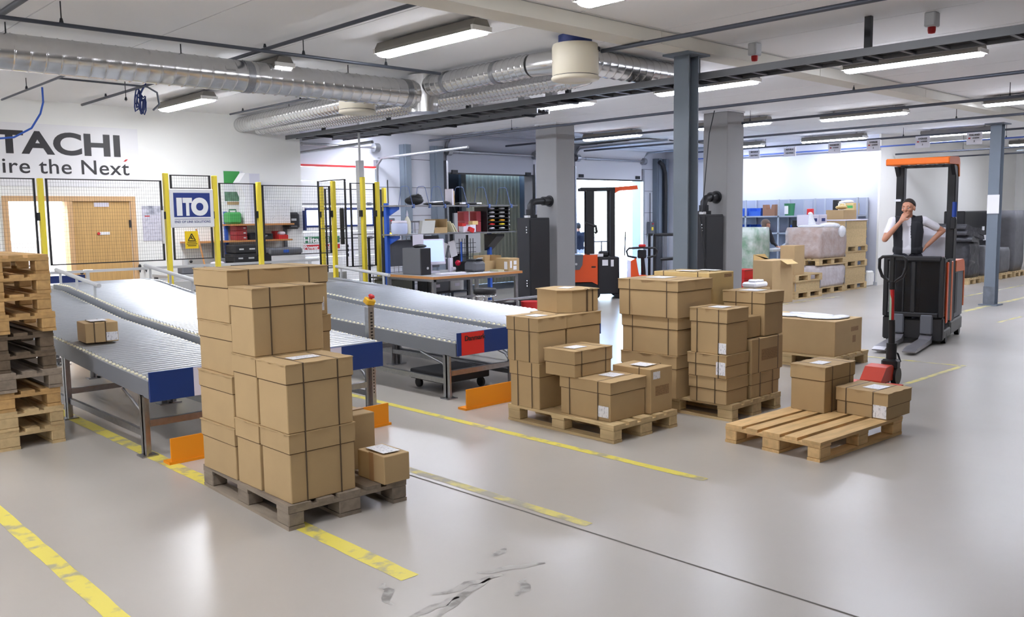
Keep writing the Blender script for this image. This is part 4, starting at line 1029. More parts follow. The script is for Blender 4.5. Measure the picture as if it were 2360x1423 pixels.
for k in range(3): item('black_case', ('lowest', 'middle', 'topmost')[k]+' black tool case on the side bench', 'case', (6.62+.02*k, YW-.72, .901+.15*k), [('shell', MB().bbox(0, .44, 0, .34, 0, .147, .02), BLACKM), ('latch', MB().box(.08, .16, -.006, 0, .06, .085).box(.26, .36, -.006, 0, .06, .085), LGREY)], group='black tool cases on the side bench')
item('plastic_box', 'blue and cream plastic box with rag on the side bench', 'box', (6.22, YW-.74, .901), [('body', MB().bbox(0, .34, 0, .28, 0, .1, .012), NAVY), ('lid', MB().bbox(-.01, .35, -.01, .29, .101, .14, .01), mat('cream', (214, 204, 178), .6)), ('rag', MB().ball((.17, .1, .16), (.12, .08, .03)).ball((.1, -.025, .07), (.06, .02, .06)), LAV)])
item('compressor', 'small grey machine with round motor on the side bench', 'machine', (5.82, YW-.6, .901), [('base', MB().bbox(0, .2, 0, .2, 0, .14, .02), GREY), ('motor', MB().cyl((.1, .1, .14), (.1, .1, .24), .05, n=16), LGREY), ('knob', MB().ball((.17, .05, .2), .025), BLACK)])
item('push_broom', 'long wooden broom handle leaning against the wall shelf', 'broom', (6.18, 13.5, 0), [('handle', MB().tube([(0, -.1, .24), (-.05, .1, .9), (-.09, .32, 1.62)], .014, 8), BEECH), ('brush', MB().bbox(-.13, .13, -.16, -.08, 0, .24, .01), REDD)])
# ================================================================== workbench with computer
wb = thing('workbench', 'long workbench with grey top, wooden edge and tube legs', 'workbench', (7.85, 9.95, 0)); BW = 1.78; BD = 1.25; BZ = .9
bx(.012, BW-.012, .012, BD-.012, BZ-.035, BZ).build('top', LAMIN, wb)
MB().box(0, BW, 0, .012, BZ-.037, BZ).box(0, BW, BD-.012, BD, BZ-.037, BZ).box(0, .012, .012, BD-.012, BZ-.037, BZ).box(BW-.012, BW, .012, BD-.012, BZ-.037, BZ).build('wooden_edge', BEECH, wb)
for x in (.04, .86, BW-.1):
    for y in (.05, BD-.1): MB().bbox(x, x+.05, y, y+.05, 0, BZ-.07, .004).build('leg', GALV, wb)
MB().box(.04, BW-.05, .05, .09, BZ-.08, BZ-.038).box(.04, BW-.05, BD-.09, BD-.05, BZ-.08, BZ-.038).box(.05, .09, .05, BD-.05, BZ-.08, BZ-.038).build('apron', GALV, wb)
bx(.04, BW-.05, BD-.13, BD-.1, .42, .46).build('cross_rail', GALV, wb)
MB().cyl((.45, .06, .46), (2.15, .06, .46), .022, n=10).build('foot_rail', GALV, wb)
sf = thing('bench_shelf', 'blue-framed shelf unit rising behind the workbench', 'shelf', (7.95, 11.22, 0))
for x in (0, 2.12):
    bx(x, x+.05, -.02, .05, 0, 1.98 if x == 0 else 1.47).build('upright', LBLUE, sf)
    for z in (1.92, 1.48):
        if x == 0: MB().prism([(.05, z), (-.26, z), (-.26, z-.04), (.05, z-.16)], x+.05, x+.07, 'x').build('bracket', LBLUE, sf)
        elif z < 1.9: MB().prism([(.05, z-.02), (-.26, z-.02), (-.26, z-.06), (.05, z-.3)], x-.06, x+.12, 'x').build('bracket', BLACK, sf)
bx(-.02, 2.5, -.32, .08, 1.925, 1.945).build('shelf_board', GALV, sf)
bx(-.02, 2.42, -.36, .08, 1.485, 1.505).build('shelf_board', GALV, sf)
for x in (.30, .62, .92, 1.4, 1.86, 2.36):
    o = MB().tube([(x, -.30, 1.93), (x, -.2, 2.22), (x, -.16, 2.24), (x, -.04, 2.24), (x, -.0, 2.22), (x, .07, 1.93)], .0045, 6)
    o.box(x-.015, x+.015, -.33, -.29, 1.9, 1.96); o.build('divider_hoop', HOOP, sf)
bx(.1, .52, .02, .06, 1.0, 1.4).build('back_panel', GREY, sf); bx(.75, 1.05, .02, .06, .95, 1.46).build('back_panel', GREY, sf)
X0, Y0 = 7.95, 11.22
def on(name, lb, cat, x, y, z, parts, rz=0, group=None): return item(name, lb, cat, (X0+x, Y0+y, z), parts, rz, group)
T1, T2 = 1.9455, 1.5055
on('black_bag', 'black soft bag lying at the left end of the upper bench shelf', 'bag', .46, -.12, T1, [('bag', MB().ball((0, 0, .07), (.15, .15, .07), 16, 10).ball((.03, 0, .11), (.11, .12, .06), 14, 8), BLACKM), ('strap', MB().tube([(-.1, -.05, .1), (0, -.1, .17), (.1, -.05, .15)], .01, 6), BLACK)])
on('folded_sacks', 'flat dark folded sacks in the middle of the upper bench shelf', 'sack', .85, -.14, T1, [('sacks', MB().ball((0, 0, .02), (.22, .14, .02), 12, 6).ball((.2, .02, .035), (.12, .1, .035), 12, 6), BLACKM), ('white_sheet', MB().cb((-.02, -.02, .05), (.24, .16, .012), (0, -4, 10)), PAPER)])
on('folded_sacks', 'dark folded sacks with white tags further right on the upper bench shelf', 'sack', 1.55, -.14, T1, [('sacks', MB().ball((0, 0, .025), (.28, .15, .025), 12, 6), BLACKM), ('tag', MB().cb((.12, -.12, .03), (.1, .04, .02)).cb((-.2, -.1, .03), (.08, .06, .03)), PAPER)])
on('upright_binder', 'thin white and brown boards standing on the upper bench shelf', 'board', 1.18, -.1, T1, [('board', bx(0, .03, -.08, .1, 0, .26), LAV), ('brown_board', bx(.032, .05, -.08, .1, 0, .23), CARD)])
on('spray_bottle', 'white pointed plastic bottle on the lower bench shelf', 'bottle', .26, -.2, T2, [('bottle', MB().lathe([(.05, 0), (.055, .03), (.055, .18), (.03, .24), (.014, .27)], n=16), mat('cream_bottle', (226, 222, 204), .4)), ('nozzle', MB().lathe([(.016, .27), (.018, .29), (.004, .36)], n=10), LAV)])
on('round_tub', 'round translucent tub with lid at the left end of the lower bench shelf', 'tub', .07, -.25, T2, [('tub', MB().lathe([(.11, 0), (.125, .03), (.125, .15), (.11, .17)], n=20), mat('pale_blue', (196, 206, 236), .4)), ('lid', MB().lathe([(.115, .171), (.115, .2), (.1, .205)], n=20), LAV)])
on('lever_file', 'pale slanted file box on the lower bench shelf', 'file box', .46, -.28, T2, [('file', MB().prism([(0, 0), (.25, 0), (.29, .2), (.04, .2)], 0, .08, 'y'), mat('file_grey', (206, 206, 202), .6))])
on('open_carton', 'small open cardboard box with parts on the lower bench shelf', 'box', .74, -.26, T2, [('carton', MB().box(0, .26, 0, .24, 0, .01).box(0, .01, 0, .24, .01, .22).box(.25, .26, 0, .24, .01, .22).box(.01, .25, .23, .24, .01, .22).box(.01, .25, 0, .01, .01, .09), CARD), ('parts', MB().ball((.08, .08, .06), .04, 8, 6).ball((.16, .1, .05), .04, 8, 6), NAVY)])
on('paper_sheaf', 'leaning cream paper sheaf on the lower bench shelf', 'paper', 1.08, -.2, T2+.012, [('sheets', MB().cb((0, 0, .085), (.012, .2, .19), (0, -28, 0)).cb((.05, 0, .07), (.012, .2, .16), (0, -35, 0)), mat('cream_paper', (232, 228, 196), .8))])
on('parts_packets', 'red and white small packets heaped on the lower bench shelf', 'packets', 1.34, -.3, T2, [('white_packet', MB().cb((0, .02, .05), (.14, .12, .1)).cb((.17, .06, .06), (.12, .12, .12)), LAV), ('red_packet', MB().cb((-.06, .0, .12), (.1, .08, .05), (0, 8, 10)).cb((.04, -.1, .04), (.1, .05, .07), (0, 20, 0)), RED), ('cream_packet', MB().cb((.22, .05, .15), (.12, .1, .06)), CARDT)])
for j, x in enumerate((1.50, 1.765)):
    for k in range(2):
        on('red_magazine_box', ('lower' if k == 0 else 'upper')+(' left' if j == 0 else ' right')+' dusky red box stacked on the lower bench shelf', 'box', x, -.1, T2+.171*k, [('body', MB().bbox(0, .10, 0, .18, 0, .17, .006), mat('dusky_red', (176, 72, 80), .6)), ('spine', bx(-.002, 0, .02, .16, .02, .15), REDD)], group='red boxes on the bench shelf')
sr = thing('tray_organiser', 'black sorter with stacked trays at the right end of the lower bench shelf', 'sorter', (X0+1.89, Y0-.22, T2))
bx(0, .02, 0, .32, 0, .41).build('side', BLACK, sr); bx(.5, .52, .02, .3, 0, .41).build('side', BLACK, sr); bx(.02, .5, .3, .32, 0, .41).build('back', BLACK, sr)
for k in range(6):
    tr_ = bx(.02, .5, 0, .3, .02+.066*k, .035+.066*k).build('tray', BLACK, sr)
    for x, w_, m_ in ((.07, .12, LAV), (.30, .12, LGREY)):
        if k in (1, 2): m_ = [None, PYEL, LGREY][k]if x > .2 and k == 1 else (mat('amber', (220, 160, 40), .5) if k == 2 else RED)
        MB().ball((x+w_/2, .03, .054+.066*k), (w_/2, .05, .016), 10, 6).build('packet', m_, tr_)
    MB().ball((.53, .03, .04+.066*k), .016, 8, 6).build('tray_knob', CHROME, tr_)
# on the bench top
def ob(name, lb, cat, x, y, parts, rz=0, z=BZ+.0005, group=None): return item(name, lb, cat, (x, y, z), parts, rz, group)
ob('computer_tower', 'grey computer tower with dark front on the left end of the workbench', 'computer', 7.98, 10.42, [('case', MB().bbox(0, .19, 0, .42, 0, .40, .006), GREY), ('front_panel', MB().bbox(.0, .19, -.025, 0, 0, .40, .006), mat('pc_black', (40, 40, 44), .35)), ('badge', MB().cyl((.12, -.026, .1), (.12, -.03, .1), .02, n=14), LGREY)], rz=2)
mo = thing('monitor', 'flat monitor with glowing screen and pale bezel on the workbench', 'monitor', (8.47, 10.78, BZ+.0005), -12)
mb = MB(); mb.M = Matrix.Translation((0, 0, .32)) @ Matrix.Rotation(R(-8), 4, 'X'); mb.bbox(-.23, .23, -.025, .03, -.2, .2, .01); mb.build('bezel', LAV, mo)
mb = MB(); mb.M = Matrix.Translation((0, 0, .32)) @ Matrix.Rotation(R(-8), 4, 'X'); mb.box(-.205, .205, -.0275, -.025, -.155, .18); mb.build('screen', SCREEN, mo)
MB().cyl((0, .04, .0), (0, .04, .25), .03).bbox(-.12, .12, -.06, .12, 0, .02, .005).build('stand', LAV, mo)
item('note_sheet', 'white paper note standing above the computer tower', 'paper', (8.08, 10.62, 1.303), [('holder', MB().ball((.05, 0, .02), (.13, .05, .03)), BLACK), ('sheet', bx(-.06, .14, .02, .026, .03, .2), LAV)])
ob('keyboard', 'white keyboard in front of the monitor', 'keyboard', 8.14, 10.14, [('base', MB().bbox(0, .46, 0, .17, 0, .022, .006), LAV), ('keys', MB().box(.02, .44, .02, .15, .022, .028), PAPER)], rz=-6)
ob('paper_sheet', 'loose white paper at the near corner of the workbench', 'paper', 8.7, 10.02, [('sheet', bx(0, .3, 0, .2, 0, .004), PAPER)], rz=-5)
ob('desk_lamp', 'small red round lamp on pale stand beside the keyboard', 'lamp', 8.84, 10.58, [('stand', MB().box(-.12, -.06, .05, .1, 0, .22).cyl((-.09, .04, .05), (-.03, .04, .05), .03), LAV), ('red_ball', MB().ball((0, 0, .14), .045, 14, 10), mat('lamp_red', (190, 10, 50), .2)), ('foot', MB().cyl((0, 0, 0), (0, 0, .1), .012).cyl((0, 0, 0), (0, 0, .015), .04), DARK)])
ob('label_printer', 'dark grey rounded label printer on the workbench', 'printer', 8.84, 10.2, [('body', MB().bbox(0, .26, 0, .26, 0, .17, .04), GREY), ('top_cover', MB().bbox(.03, .23, .03, .23, .171, .2, .02), DARK), ('paper_strip', MB().cb((.13, .04, .205), (.1, .1, .006), (-20, 0, 0)), PAPER)])
ob('black_tray', 'black low tray with papers on the workbench, left of the cardboard box', 'tray', 9.0, 10.62, [('tray', MB().box(0, .34, 0, .26, 0, .02).box(0, .34, .24, .26, .02, .14).box(0, .02, 0, .24, .02, .14).box(.32, .34, 0, .24, .02, .1), BLACK), ('papers', MB().box(.03, .31, .02, .22, .021, .05), mat('pink_paper', (200, 120, 124), .8))])
ob('cardboard_box', 'open cardboard box standing at the right end of the workbench', 'box', 9.18, 10.34, [('body', MB().box(0, .36, 0, .26, 0, .01).box(0, .01, 0, .26, .01, .24).box(.35, .36, 0, .26, .01, .24).box(.01, .35, .25, .26, .01, .24).box(.01, .35, 0, .01, .01, .16), CARD)])
ob('cardboard_box', 'cardboard box with white labels at the front right of the workbench', 'box', 9.38, 10.0, [('body', MB().bbox(0, .23, 0, .3, 0, .2, .003), CARD), ('label', MB().box(-.002, 0, .03, .1, .03, .15).box(.03, .07, -.002, 0, .05, .16).box(.11, .17, -.002, 0, .1, .16).box(.1, .17, -.002, 0, .02, .08), PAPER)])
ob('paper_stack', 'pale paper stack near the right end of the workbench', 'paper', 9.22, 10.04, [('sheets', bx(-.02, .1, 0, .2, 0, .03), mat('buff_paper', (196, 190, 160), .8))])
item('hanging_papers', 'white papers clipped on the rail behind the printer', 'paper', (9.0, 11.1, 1.10), [('sheet', MB().cb((0, 0, .12), (.16, .006, .24), (0, 18, 0)).cb((.16, -.01, .14), (.14, .006, .26), (0, -14, 0)), PAPER), ('dark_sheet', MB().cb((.05, -.012, .1), (.04, .006, .2), (0, 16, 0)), GREY)])
item('wire_basket_panel', 'dark wire grid panel hanging behind the workbench', 'rack', (9.25, 11.1, .95), [('grid', wires(0, .42, 0, .45, 0, 'x', .06, .07, .004), DARK), ('blue_strip', bx(.08, .11, -.01, .0, .05, .4), LBLUE)])
stl = thing('bar_stool', 'round black stool with chrome ring in front of the workbench', 'stool', (8.36, 9.42, 0))
MB().lathe([(.001, .74), (.15, .735), (.165, .72), (.165, .66), (.15, .65)], n=24).build('seat', BLACK, stl)
MB().tube([(.16*math.cos(2*PI*i/24), .16*math.sin(2*PI*i/24), .625) for i in range(24)], .014, 8, closed=True).build('chrome_ring', CHROME, stl)
for a in (40, 130, 220, 310): MB().tube([(.1*math.cos(R(a)), .1*math.sin(R(a)), .655), (.11*math.cos(R(a)), .11*math.sin(R(a)), .6), (.2*math.cos(R(a)), .2*math.sin(R(a)), .0)], .012, 8).build('leg', CHROME, stl)
# dark racking and roll cages behind and below the bench
rk = thing('wire_rack', 'dark wire rack with crates standing below and behind the workbench', 'rack', (8.0, 11.36, 0))
for x in (0, .85, 1.7):
    for y in (0, .42): bx(x, x+.03, y, y+.03, 0, 1.45).build('upright', DARK, rk)
for z in (.2, .5, .8): bx(0, 1.73, 0, .45, z, z+.02).build('shelf', DARK, rk)
o = wires(0, 1.73, .05, .85, .44, 'x', .08, .09, .004).build('wire_back', DARK, rk); o['kind'] = 'stuff'
for k, (x, w_, m_, lb) in enumerate(((.06, .5, mat('olive_crate', (112, 114, 104), .7), 'olive crate on the dark rack under the left of the workbench'), (.92, .4, GREY, 'grey crate on the dark rack under the middle of the workbench'), (1.34, .3, LGREY, 'pale crate on the dark rack under the right of the workbench'))):
    item('crate', lb, 'crate', (8.0+x, 11.39, .5205), [('body', MB().bbox(0, w_, 0, .36, 0, .26, .01), m_), ('label', bx(.1, .2, -.003, 0, .08, .13), LAV)])
item('red_tub', 'red plastic tub on the floor right of the stool', 'tub', (9.55, 9.7, 0), [('tub', MB().lathe([(.12, 0), (.15, .42), (.155, .44)], n=18), RED)])
item('dark_crate', 'dark brown crate on the floor beside the red tub', 'crate', (9.05, 9.85, 0), [('body', MB().bbox(0, .32, 0, .3, 0, .42, .01), mat('dark_brown', (58, 44, 44), .7)), ('rim', MB().box(-.01, .33, -.01, 0, .38, .43), DARK)])
item('roll_cage', 'grey wire roll cage behind the bench shelf', 'cage', (8.75, 12.3, 0), [('frame', MB().box(0, .03, 0, .03, .1, 1.7).box(.77, .8, 0, .03, .1, 1.7).box(0, .8, 0, .03, 1.67, 1.7).box(0, .8, 0, .03, 1.35, 1.38).box(0, .8, 0, .6, .1, .14), GALV), ('wire', wires(.03, .77, .14, 1.67, .015, 'x', .09, .12, .004), GALV)])
# ================================================================== people
def capsule(p0, p1, r0, r1, n=14):
    p0, p1 = Vector(p0), Vector(p1); d = p1-p0; L = d.length
    if L < 1e-5: d = Vector((0, 0, 1))
    d.normalize(); a = d.orthogonal().normalized(); b = d.cross(a); prof = []
    for i in range(5): t = -PI/2+PI/2*i/4; prof.append((math.cos(t)*r0, math.sin(t)*r0))
    for i in range(5): t = PI/2*i/4; prof.append((math.cos(t)*r1, L+math.sin(t)*r1))
    V = []; F = []
    for r, h in prof:
        for j in range(n): V.append(tuple(p0+d*h+(a*math.cos(2*PI*j/n)+b*math.sin(2*PI*j/n))*max(r, 1e-4)))
    for i in range(len(prof)-1):
        for j in range(n): F.append((i*n+j, i*n+(j+1) % n, (i+1)*n+(j+1) % n, (i+1)*n+j))
    F.append(tuple(range(n))[::-1]); F.append(tuple(range((len(prof)-1)*n, len(prof)*n)))
    return V, F
def remeshed(mb, voxel, smooth=3):
    me = mb.mesh('tmp', SKIN); o = bpy.data.objects.new('tmp', me); COL.objects.link(o)
    m = o.modifiers.new('r', 'REMESH'); m.mode = 'VOXEL'; m.voxel_size = voxel
    s = o.modifiers.new('s', 'SMOOTH'); s.iterations = smooth; s.factor = .5
    dg = bpy.context.evaluated_depsgraph_get(); out = bpy.data.meshes.new_from_object(o.evaluated_get(dg))
    bpy.data.objects.remove(o); bpy.data.meshes.remove(me)
    return out
def segdist(P, a, b, r0, r1):
    a = np.array(a, float); b = np.array(b, float); d = b-a; L2 = max(d@d, 1e-9)
    t = np.clip(((P-a)@d)/L2, 0, 1); q = a+t[:, None]*d
    return np.linalg.norm(P-q, axis=1)-(r0+(r1-r0)*t)
def person(lb, loc, rz, J, mats, voxel=.006, hair=None, vest=False, head_rot=(0, 0, 0), fingers=True, name='person'):
    """J: joint positions; the figure faces -y. Capsules of every limb are fused into one continuous skin."""
    caps = []      # p0, p1, r0, r1, region
    c = lambda a, b, r0, r1, g: caps.append((Vector(a), Vector(b), r0, r1, g))
    pel, chest, neck, hd = Vector(J['pelvis']), Vector(J['chest']), Vector(J['neck']), Vector(J['head'])
    for s in (-1, 1):
        k = 'r' if s < 0 else 'l'
        hip, kn, an = [Vector(J[n+k]) for n in ('hip_', 'knee_', 'ankle_')]
        sh_, el_, wr = [Vector(J[n+k]) for n in ('shoulder_', 'elbow_', 'wrist_')]
        c(hip, kn, .082, .058, 'legs'); c(kn, an, .057, .042, 'legs'); c(an+Vector((0, .03, -.045)), an+Vector((0, -.15, -.055)), .042, .036, 'shoes')
        c(pel+Vector((s*.06, 0, 0)), hip, .11, .095, 'legs')
        m1 = sh_+(el_-sh_)*J.get('sleeve', .72)
        c(sh_, m1, .058, .056, 'shirt'); c(m1, el_, .045, .039, 'arm'); c(el_, wr, .040, .027, 'arm')
        c(chest+Vector((s*.07, .0, .06)), sh_, .085, .062, 'shirt')
        # hand: palm, four unequal bent fingers, thumb from the side of the palm
        hv = Vector(J['hand_'+k]).normalized(); pn = Vector(J['palm_'+k]); pn = (pn-hv*pn.dot(hv)).normalized(); sd = hv.cross(pn)*J.get('thumb_'+k, 1)
        for u in (-.024, -.008, .008, .024): c(wr+sd*u*.6, wr+hv*.085+sd*u, .016, .0135, 'hand')
        cu = J.get('curl_'+k, .5)
        for i, (u, L) in enumerate(((-.029, .060), (-.010, .072), (.010, .078), (.029, .070))):
            b0 = wr+hv*.088+sd*u*1.08; d1 = (hv*math.cos(cu*.6)+pn*math.sin(cu*.6)); b1 = b0+d1*L*.52
            d2 = (hv*math.cos(cu*1.5)+pn*math.sin(cu*1.5)); b2 = b1+d2*L*.5
            c(b0, b1, .0092, .0085, 'hand'); c(b1, b2, .0085, .007, 'hand')
        t0 = wr+hv*.03+sd*.026; t1 = t0+(hv*.6+sd*.7+pn*.2).normalized()*.042; t2 = t1+(hv*.9+sd*.2+pn*.35).normalized()*.034
        c(t0, t1, .0115, .010, 'hand'); c(t1, t2, .010, .008, 'hand')
    g = 'shirt'
    c(pel+Vector((-.06, 0, .05)), pel+Vector((.06, 0, .05)), .115, .115, g)
    mid = (pel+chest)/2
    for s in (-1, 1):
        c(pel+Vector((s*.055, 0, .08)), mid+Vector((s*.06, -.005, .02)), .108, .108, g)
        c(mid+Vector((s*.06, -.005, .02)), chest+Vector((s*.08, 0, .02)), .108, .105, g)
    c(chest+Vector((0, .01, .05)), neck, .1, .06, g)
    c(neck, hd+Vector((0, .012, -.06)), .058, .054, 'head')
    HR = Euler([R(a) for a in head_rot]).to_matrix()
    hp = lambda x, y, z: hd+HR @ Vector((x, y, z))
    mb = MB()
    for p0, p1, r0, r1, gg in caps: mb.add(*capsule(p0, p1, r0, r1))
    H = MB()
    H.ball((0, .018, .035), (.077, .095, .085), 20, 14).ball((0, -.015, -.02), (.062, .075, .088), 18, 12).ball((0, -.045, -.075), (.042, .042, .038), 14, 10)
    H.add(*capsule((0, -.084, .012), (0, -.106, -.022), .011, .0155)); H.add(*capsule((-.012, -.094, -.026), (.012, -.094, -.026), .010, .010))
    H.add(*capsule((-.040, -.073, .026), (.040, -.073, .026), .016, .016))
    H.add(*capsule((-.018, -.082, -.056), (.018, -.082, -.056), .0095, .0095)); H.add(*capsule((-.014, -.080, -.068), (.014, -.080, -.068), .009, .009))
    for s in (-1, 1): H.ball((s*.077, .012, -.008), (.012, .024, .034), 10, 8).ball((s*.04, -.06, -.02), (.026, .026, .022), 10, 8)
    mb.add([tuple(hp(*v)) for v in H.v], H.f)
    me = remeshed(mb, voxel, 2); n = len(me.polygons)
    P = np.empty(n*3); me.polygons.foreach_get('center', P); P = P.reshape(-1, 3)
    best = np.full(n, 9.); reg = np.zeros(n, int); names = list(mats)
    for p0, p1, r0, r1, gg in caps:
        d = segdist(P, p0, p1, r0, r1); w_ = d < best; best[w_] = d[w_]; reg[w_] = names.index(gg if gg in names else 'arm')
    L = (np.array(HR).T @ (P-np.array(hd)).T).T
    hm_ = (np.abs(L[:, 0]) < .11) & (np.abs(L[:, 1]) < .13) & (L[:, 2] > -.125) & (L[:, 2] < .14)
    d = np.linalg.norm(L/np.array((.085, .11, .125)), axis=1)
    near = hm_ & (d < 1.12) & (reg != names.index('hand'))
    reg[near] = names.index('head')
    lips = near & (np.abs(L[:, 2]+.062) < .006) & (np.abs(L[:, 0]) < .022) & (L[:, 1] < -.085)
    me.materials.clear()
    for k in names: me.materials.append(mats[k])
    me.materials.append(mat('lips', (164, 92, 84), .5)); reg[lips] = len(names)
    me.polygons.foreach_set('material_index', reg.astype(np.int32)); me.polygons.foreach_set('use_smooth', np.ones(n, bool)); me.update()
    me.name = 'person'
    root = link(name, me, loc=loc, rz=rz); tag(root, lb, 'person')
    for s in (-1, 1):
        e = MB().ball(hp(s*.031, -.0735, .004), .0115, 10, 8).build('eye', mat('eye_white', (214, 208, 204), .3), root)
        MB().ball(hp(s*.031-.003, -.082, .003), .0055, 8, 6).build('iris', BLACK, e)
        MB().tube([hp(s*.016, -.090, .030), hp(s*.034, -.089, .036), hp(s*.05, -.076, .030)], [.0028, .0035, .002], 6).build('eyebrow', HAIR, root)
    def shell(sel, off, nm, m, th=.0):
        V = np.empty(len(me.vertices)*3); me.vertices.foreach_get('co', V); V = V.reshape(-1, 3)
        N = np.empty(len(me.vertices)*3); me.vertices.foreach_get('normal', N); N = N.reshape(-1, 3)
        fs = [tuple(me.polygons[i].vertices) for i in np.nonzero(sel)[0]]
        used = sorted({v for f in fs for v in f}); ix = {v: i for i, v in enumerate(used)}; k = len(used)
        off_ = off(V[used]) if callable(off) else np.full(k, off)
        O = V[used]+N[used]*off_[:, None]; I = V[used]-N[used]*.003
        F = [tuple(ix[v] for v in f) for f in fs]+[tuple(ix[v]+k for v in f[::-1]) for f in fs]
        ec = {}
        for f in fs:
            for a, b in zip(f, f[1:]+f[:1]): ec[(a, b)] = 1
        for (a, b) in ec:
            if (b, a) not in ec: F.append((ix[b], ix[a], ix[a]+k, ix[b]+k))
        q = MB(); q.add([tuple(p) for p in O]+[tuple(p) for p in I], F, True); return q.build(nm, m, root)
    if hair is not None:
        zl = L[:, 2]; yl = L[:, 1]
        sel = near & (zl > np.interp(yl, [-.10, -.06, -.02, .03, .12], hair))
        if 'hair_long' in J: sel |= hm_ & ((yl > -.01) | ((np.abs(L[:, 0]) > .052) & (yl > -.07))) & (zl > -.14) & (reg != names.index('hand'))
        ears = (np.abs(L[:, 0]) > .072) & (zl < .03) & (yl < .035)
        if 'hair_long' not in J: sel &= ~ears
        shell(sel, J.get('hair_off', .009), 'hair', J.get('hair_mat', HAIR))
    if vest:
        tb = (reg == names.index('shirt'))
        z = P[:, 2]; x = P[:, 0]; y = P[:, 1]; zc = chest.z
        armhole = np.abs(x-chest.x) < .165+np.clip((zc-z), 0, .3)*.25
        opening = (y < chest.y-.02) & (x > chest.x-.085+(zc+.1-z)*.03) & (x < chest.x+.028)
        sel = tb & armhole & ~opening & (z < neck.z+.02) & (z > pel.z-.06)
        shell(sel, .016, 'vest', VEST)
        MB().tube([neck+Vector((.085*math.sin(a), .012-.07*math.cos(a), .0+.02*math.cos(a))) for a in np.linspace(.7, 2*PI-.9, 14)], .016, 8).build('vest_collar', VEST, root)
    return root
# ================================================================== order picker with its driver
op = thing('order_picker', 'black and orange order picker truck standing with forks towards the left', 'forklift', (11.80, 4.40, 0), 11)
W_ = .74
MB().bbox(.02, .14, 0, .2, .05, .36, .02).bbox(.02, .14, W_-.2, W_, .05, .36, .02).bbox(.04, .12, .2, W_-.2, .07, .33, .015).build('front_base', BLACK, op)
MB().bbox(.62, 1.50, 0, W_, .07, .26, .02).bbox(.14, .62, .0, W_, .07, .185, .015).build('chassis', mat('chassis_grey', (108, 108, 106), .5), op)
for x in (.3, 1.3):
    for y in (.03, W_-.03): MB().cyl((x, y-.03, .07), (x, y+.03, .07), .07, n=16).build('wheel', BLACK, op)
for y in (.12, .47):
    fk = MB().prism([(-1.02, .035), (-.85, .03), (.02, .03), (.02, .085), (-.9, .075), (-1.02, .05)], y, y+.15, 'y').prism([(-.1, .085), (.02, .085), (.02, .13)], y, y+.15, 'y').build('fork', mat('fork_steel', (150, 148, 152), .35, .6, var=.3), op)
    MB().bbox(-.01, .06, y+.0, y+.15, .14, .40, .015).build('fork_heel', GREY, op)
# front gate with smoked panes
MB().bbox(.0, .05, 0, .06, .36, 1.15, .01).bbox(.0, .05, W_-.06, W_, .36, 1.15, .01).bbox(.0, .05, .06, W_-.06, .36, .42, .01).bbox(-.01, .06, .03, W_-.03, 1.09, 1.16, .02).bbox(.0, .05, .34, .40, .42, 1.09, .01).bbox(.0, .05, .48, .50, .42, 1.0, .005).build('gate_frame', BLACK, op)
bx(.02, .03, .06, .34, .42, 1.09).build('gate_pane', PLEXI, op)
bx(.02, .03, .40, .68, .42, 1.09).build('gate_pane', PLEXI, op)
MB().bbox(.05, .62, .0, .03, .36, 1.12, .01).build('side_panel', PLEXI, op)
for x, m_ in ((.16, TORANGE), (.46, mat('truck_light_orange', (236, 124, 74), .4))): MB().bbox(x, x+.1, -.015, .0, .28, 1.08, .01).build('side_rail', m_, op)
bx(.28, .44, -.012, -.002, .3, 1.1).build('cable_cover', BLACK, op)
# uprights and roof
MB().bbox(.58, .74, 0, .10, .26, 2.34, .01).build('mast_upright', BLACK, op)
MB().bbox(.58, .74, W_-.10, W_, .26, 2.34, .01).build('mast_upright', BLACK, op)
MB().box(.74, .80, .0, .05, .26, 2.36).box(.74, .8, W_-.05, W_, .26, 2.36).build('mast_channel', DARK, op)
rf = MB().prism([(.02, 2.345), (.02, 2.42), (.06, 2.435), (.66, 2.46), (.76, 2.44), (.80, 2.38), (.80, 2.2), (.77, 2.2), (.74, 2.31), (.68, 2.36), (.10, 2.345)], -.012, .03, 'y')
rf.prism([(.02, 2.345), (.02, 2.42), (.06, 2.435), (.66, 2.46), (.76, 2.44), (.80, 2.38), (.80, 2.3), (.74, 2.33), (.68, 2.36), (.10, 2.345)], W_-.03, W_+.012, 'y')
rf.bbox(.0, .05, -.012, W_+.012, 2.345, 2.43, .012)
rf = rf.build('roof_frame', ROOFO, op)
mb = MB()
for k in range(6): mb.box(.06, .72, .05+.115*k, .075+.115*k, 2.36, 2.40)
mb.box(.68, .76, .03, W_-.03, 2.33, 2.37); mb.build('roof_bars', BLACK, rf)
MB().prism([(.60, 2.2), (.60, 2.345), (.44, 2.345)], .0, .05, 'y').build('roof_gusset', BLACK, op); MB().prism([(.60, 2.2), (.60, 2.345), (.44, 2.345)], W_-.05, W_, 'y').build('roof_gusset', BLACK, op)
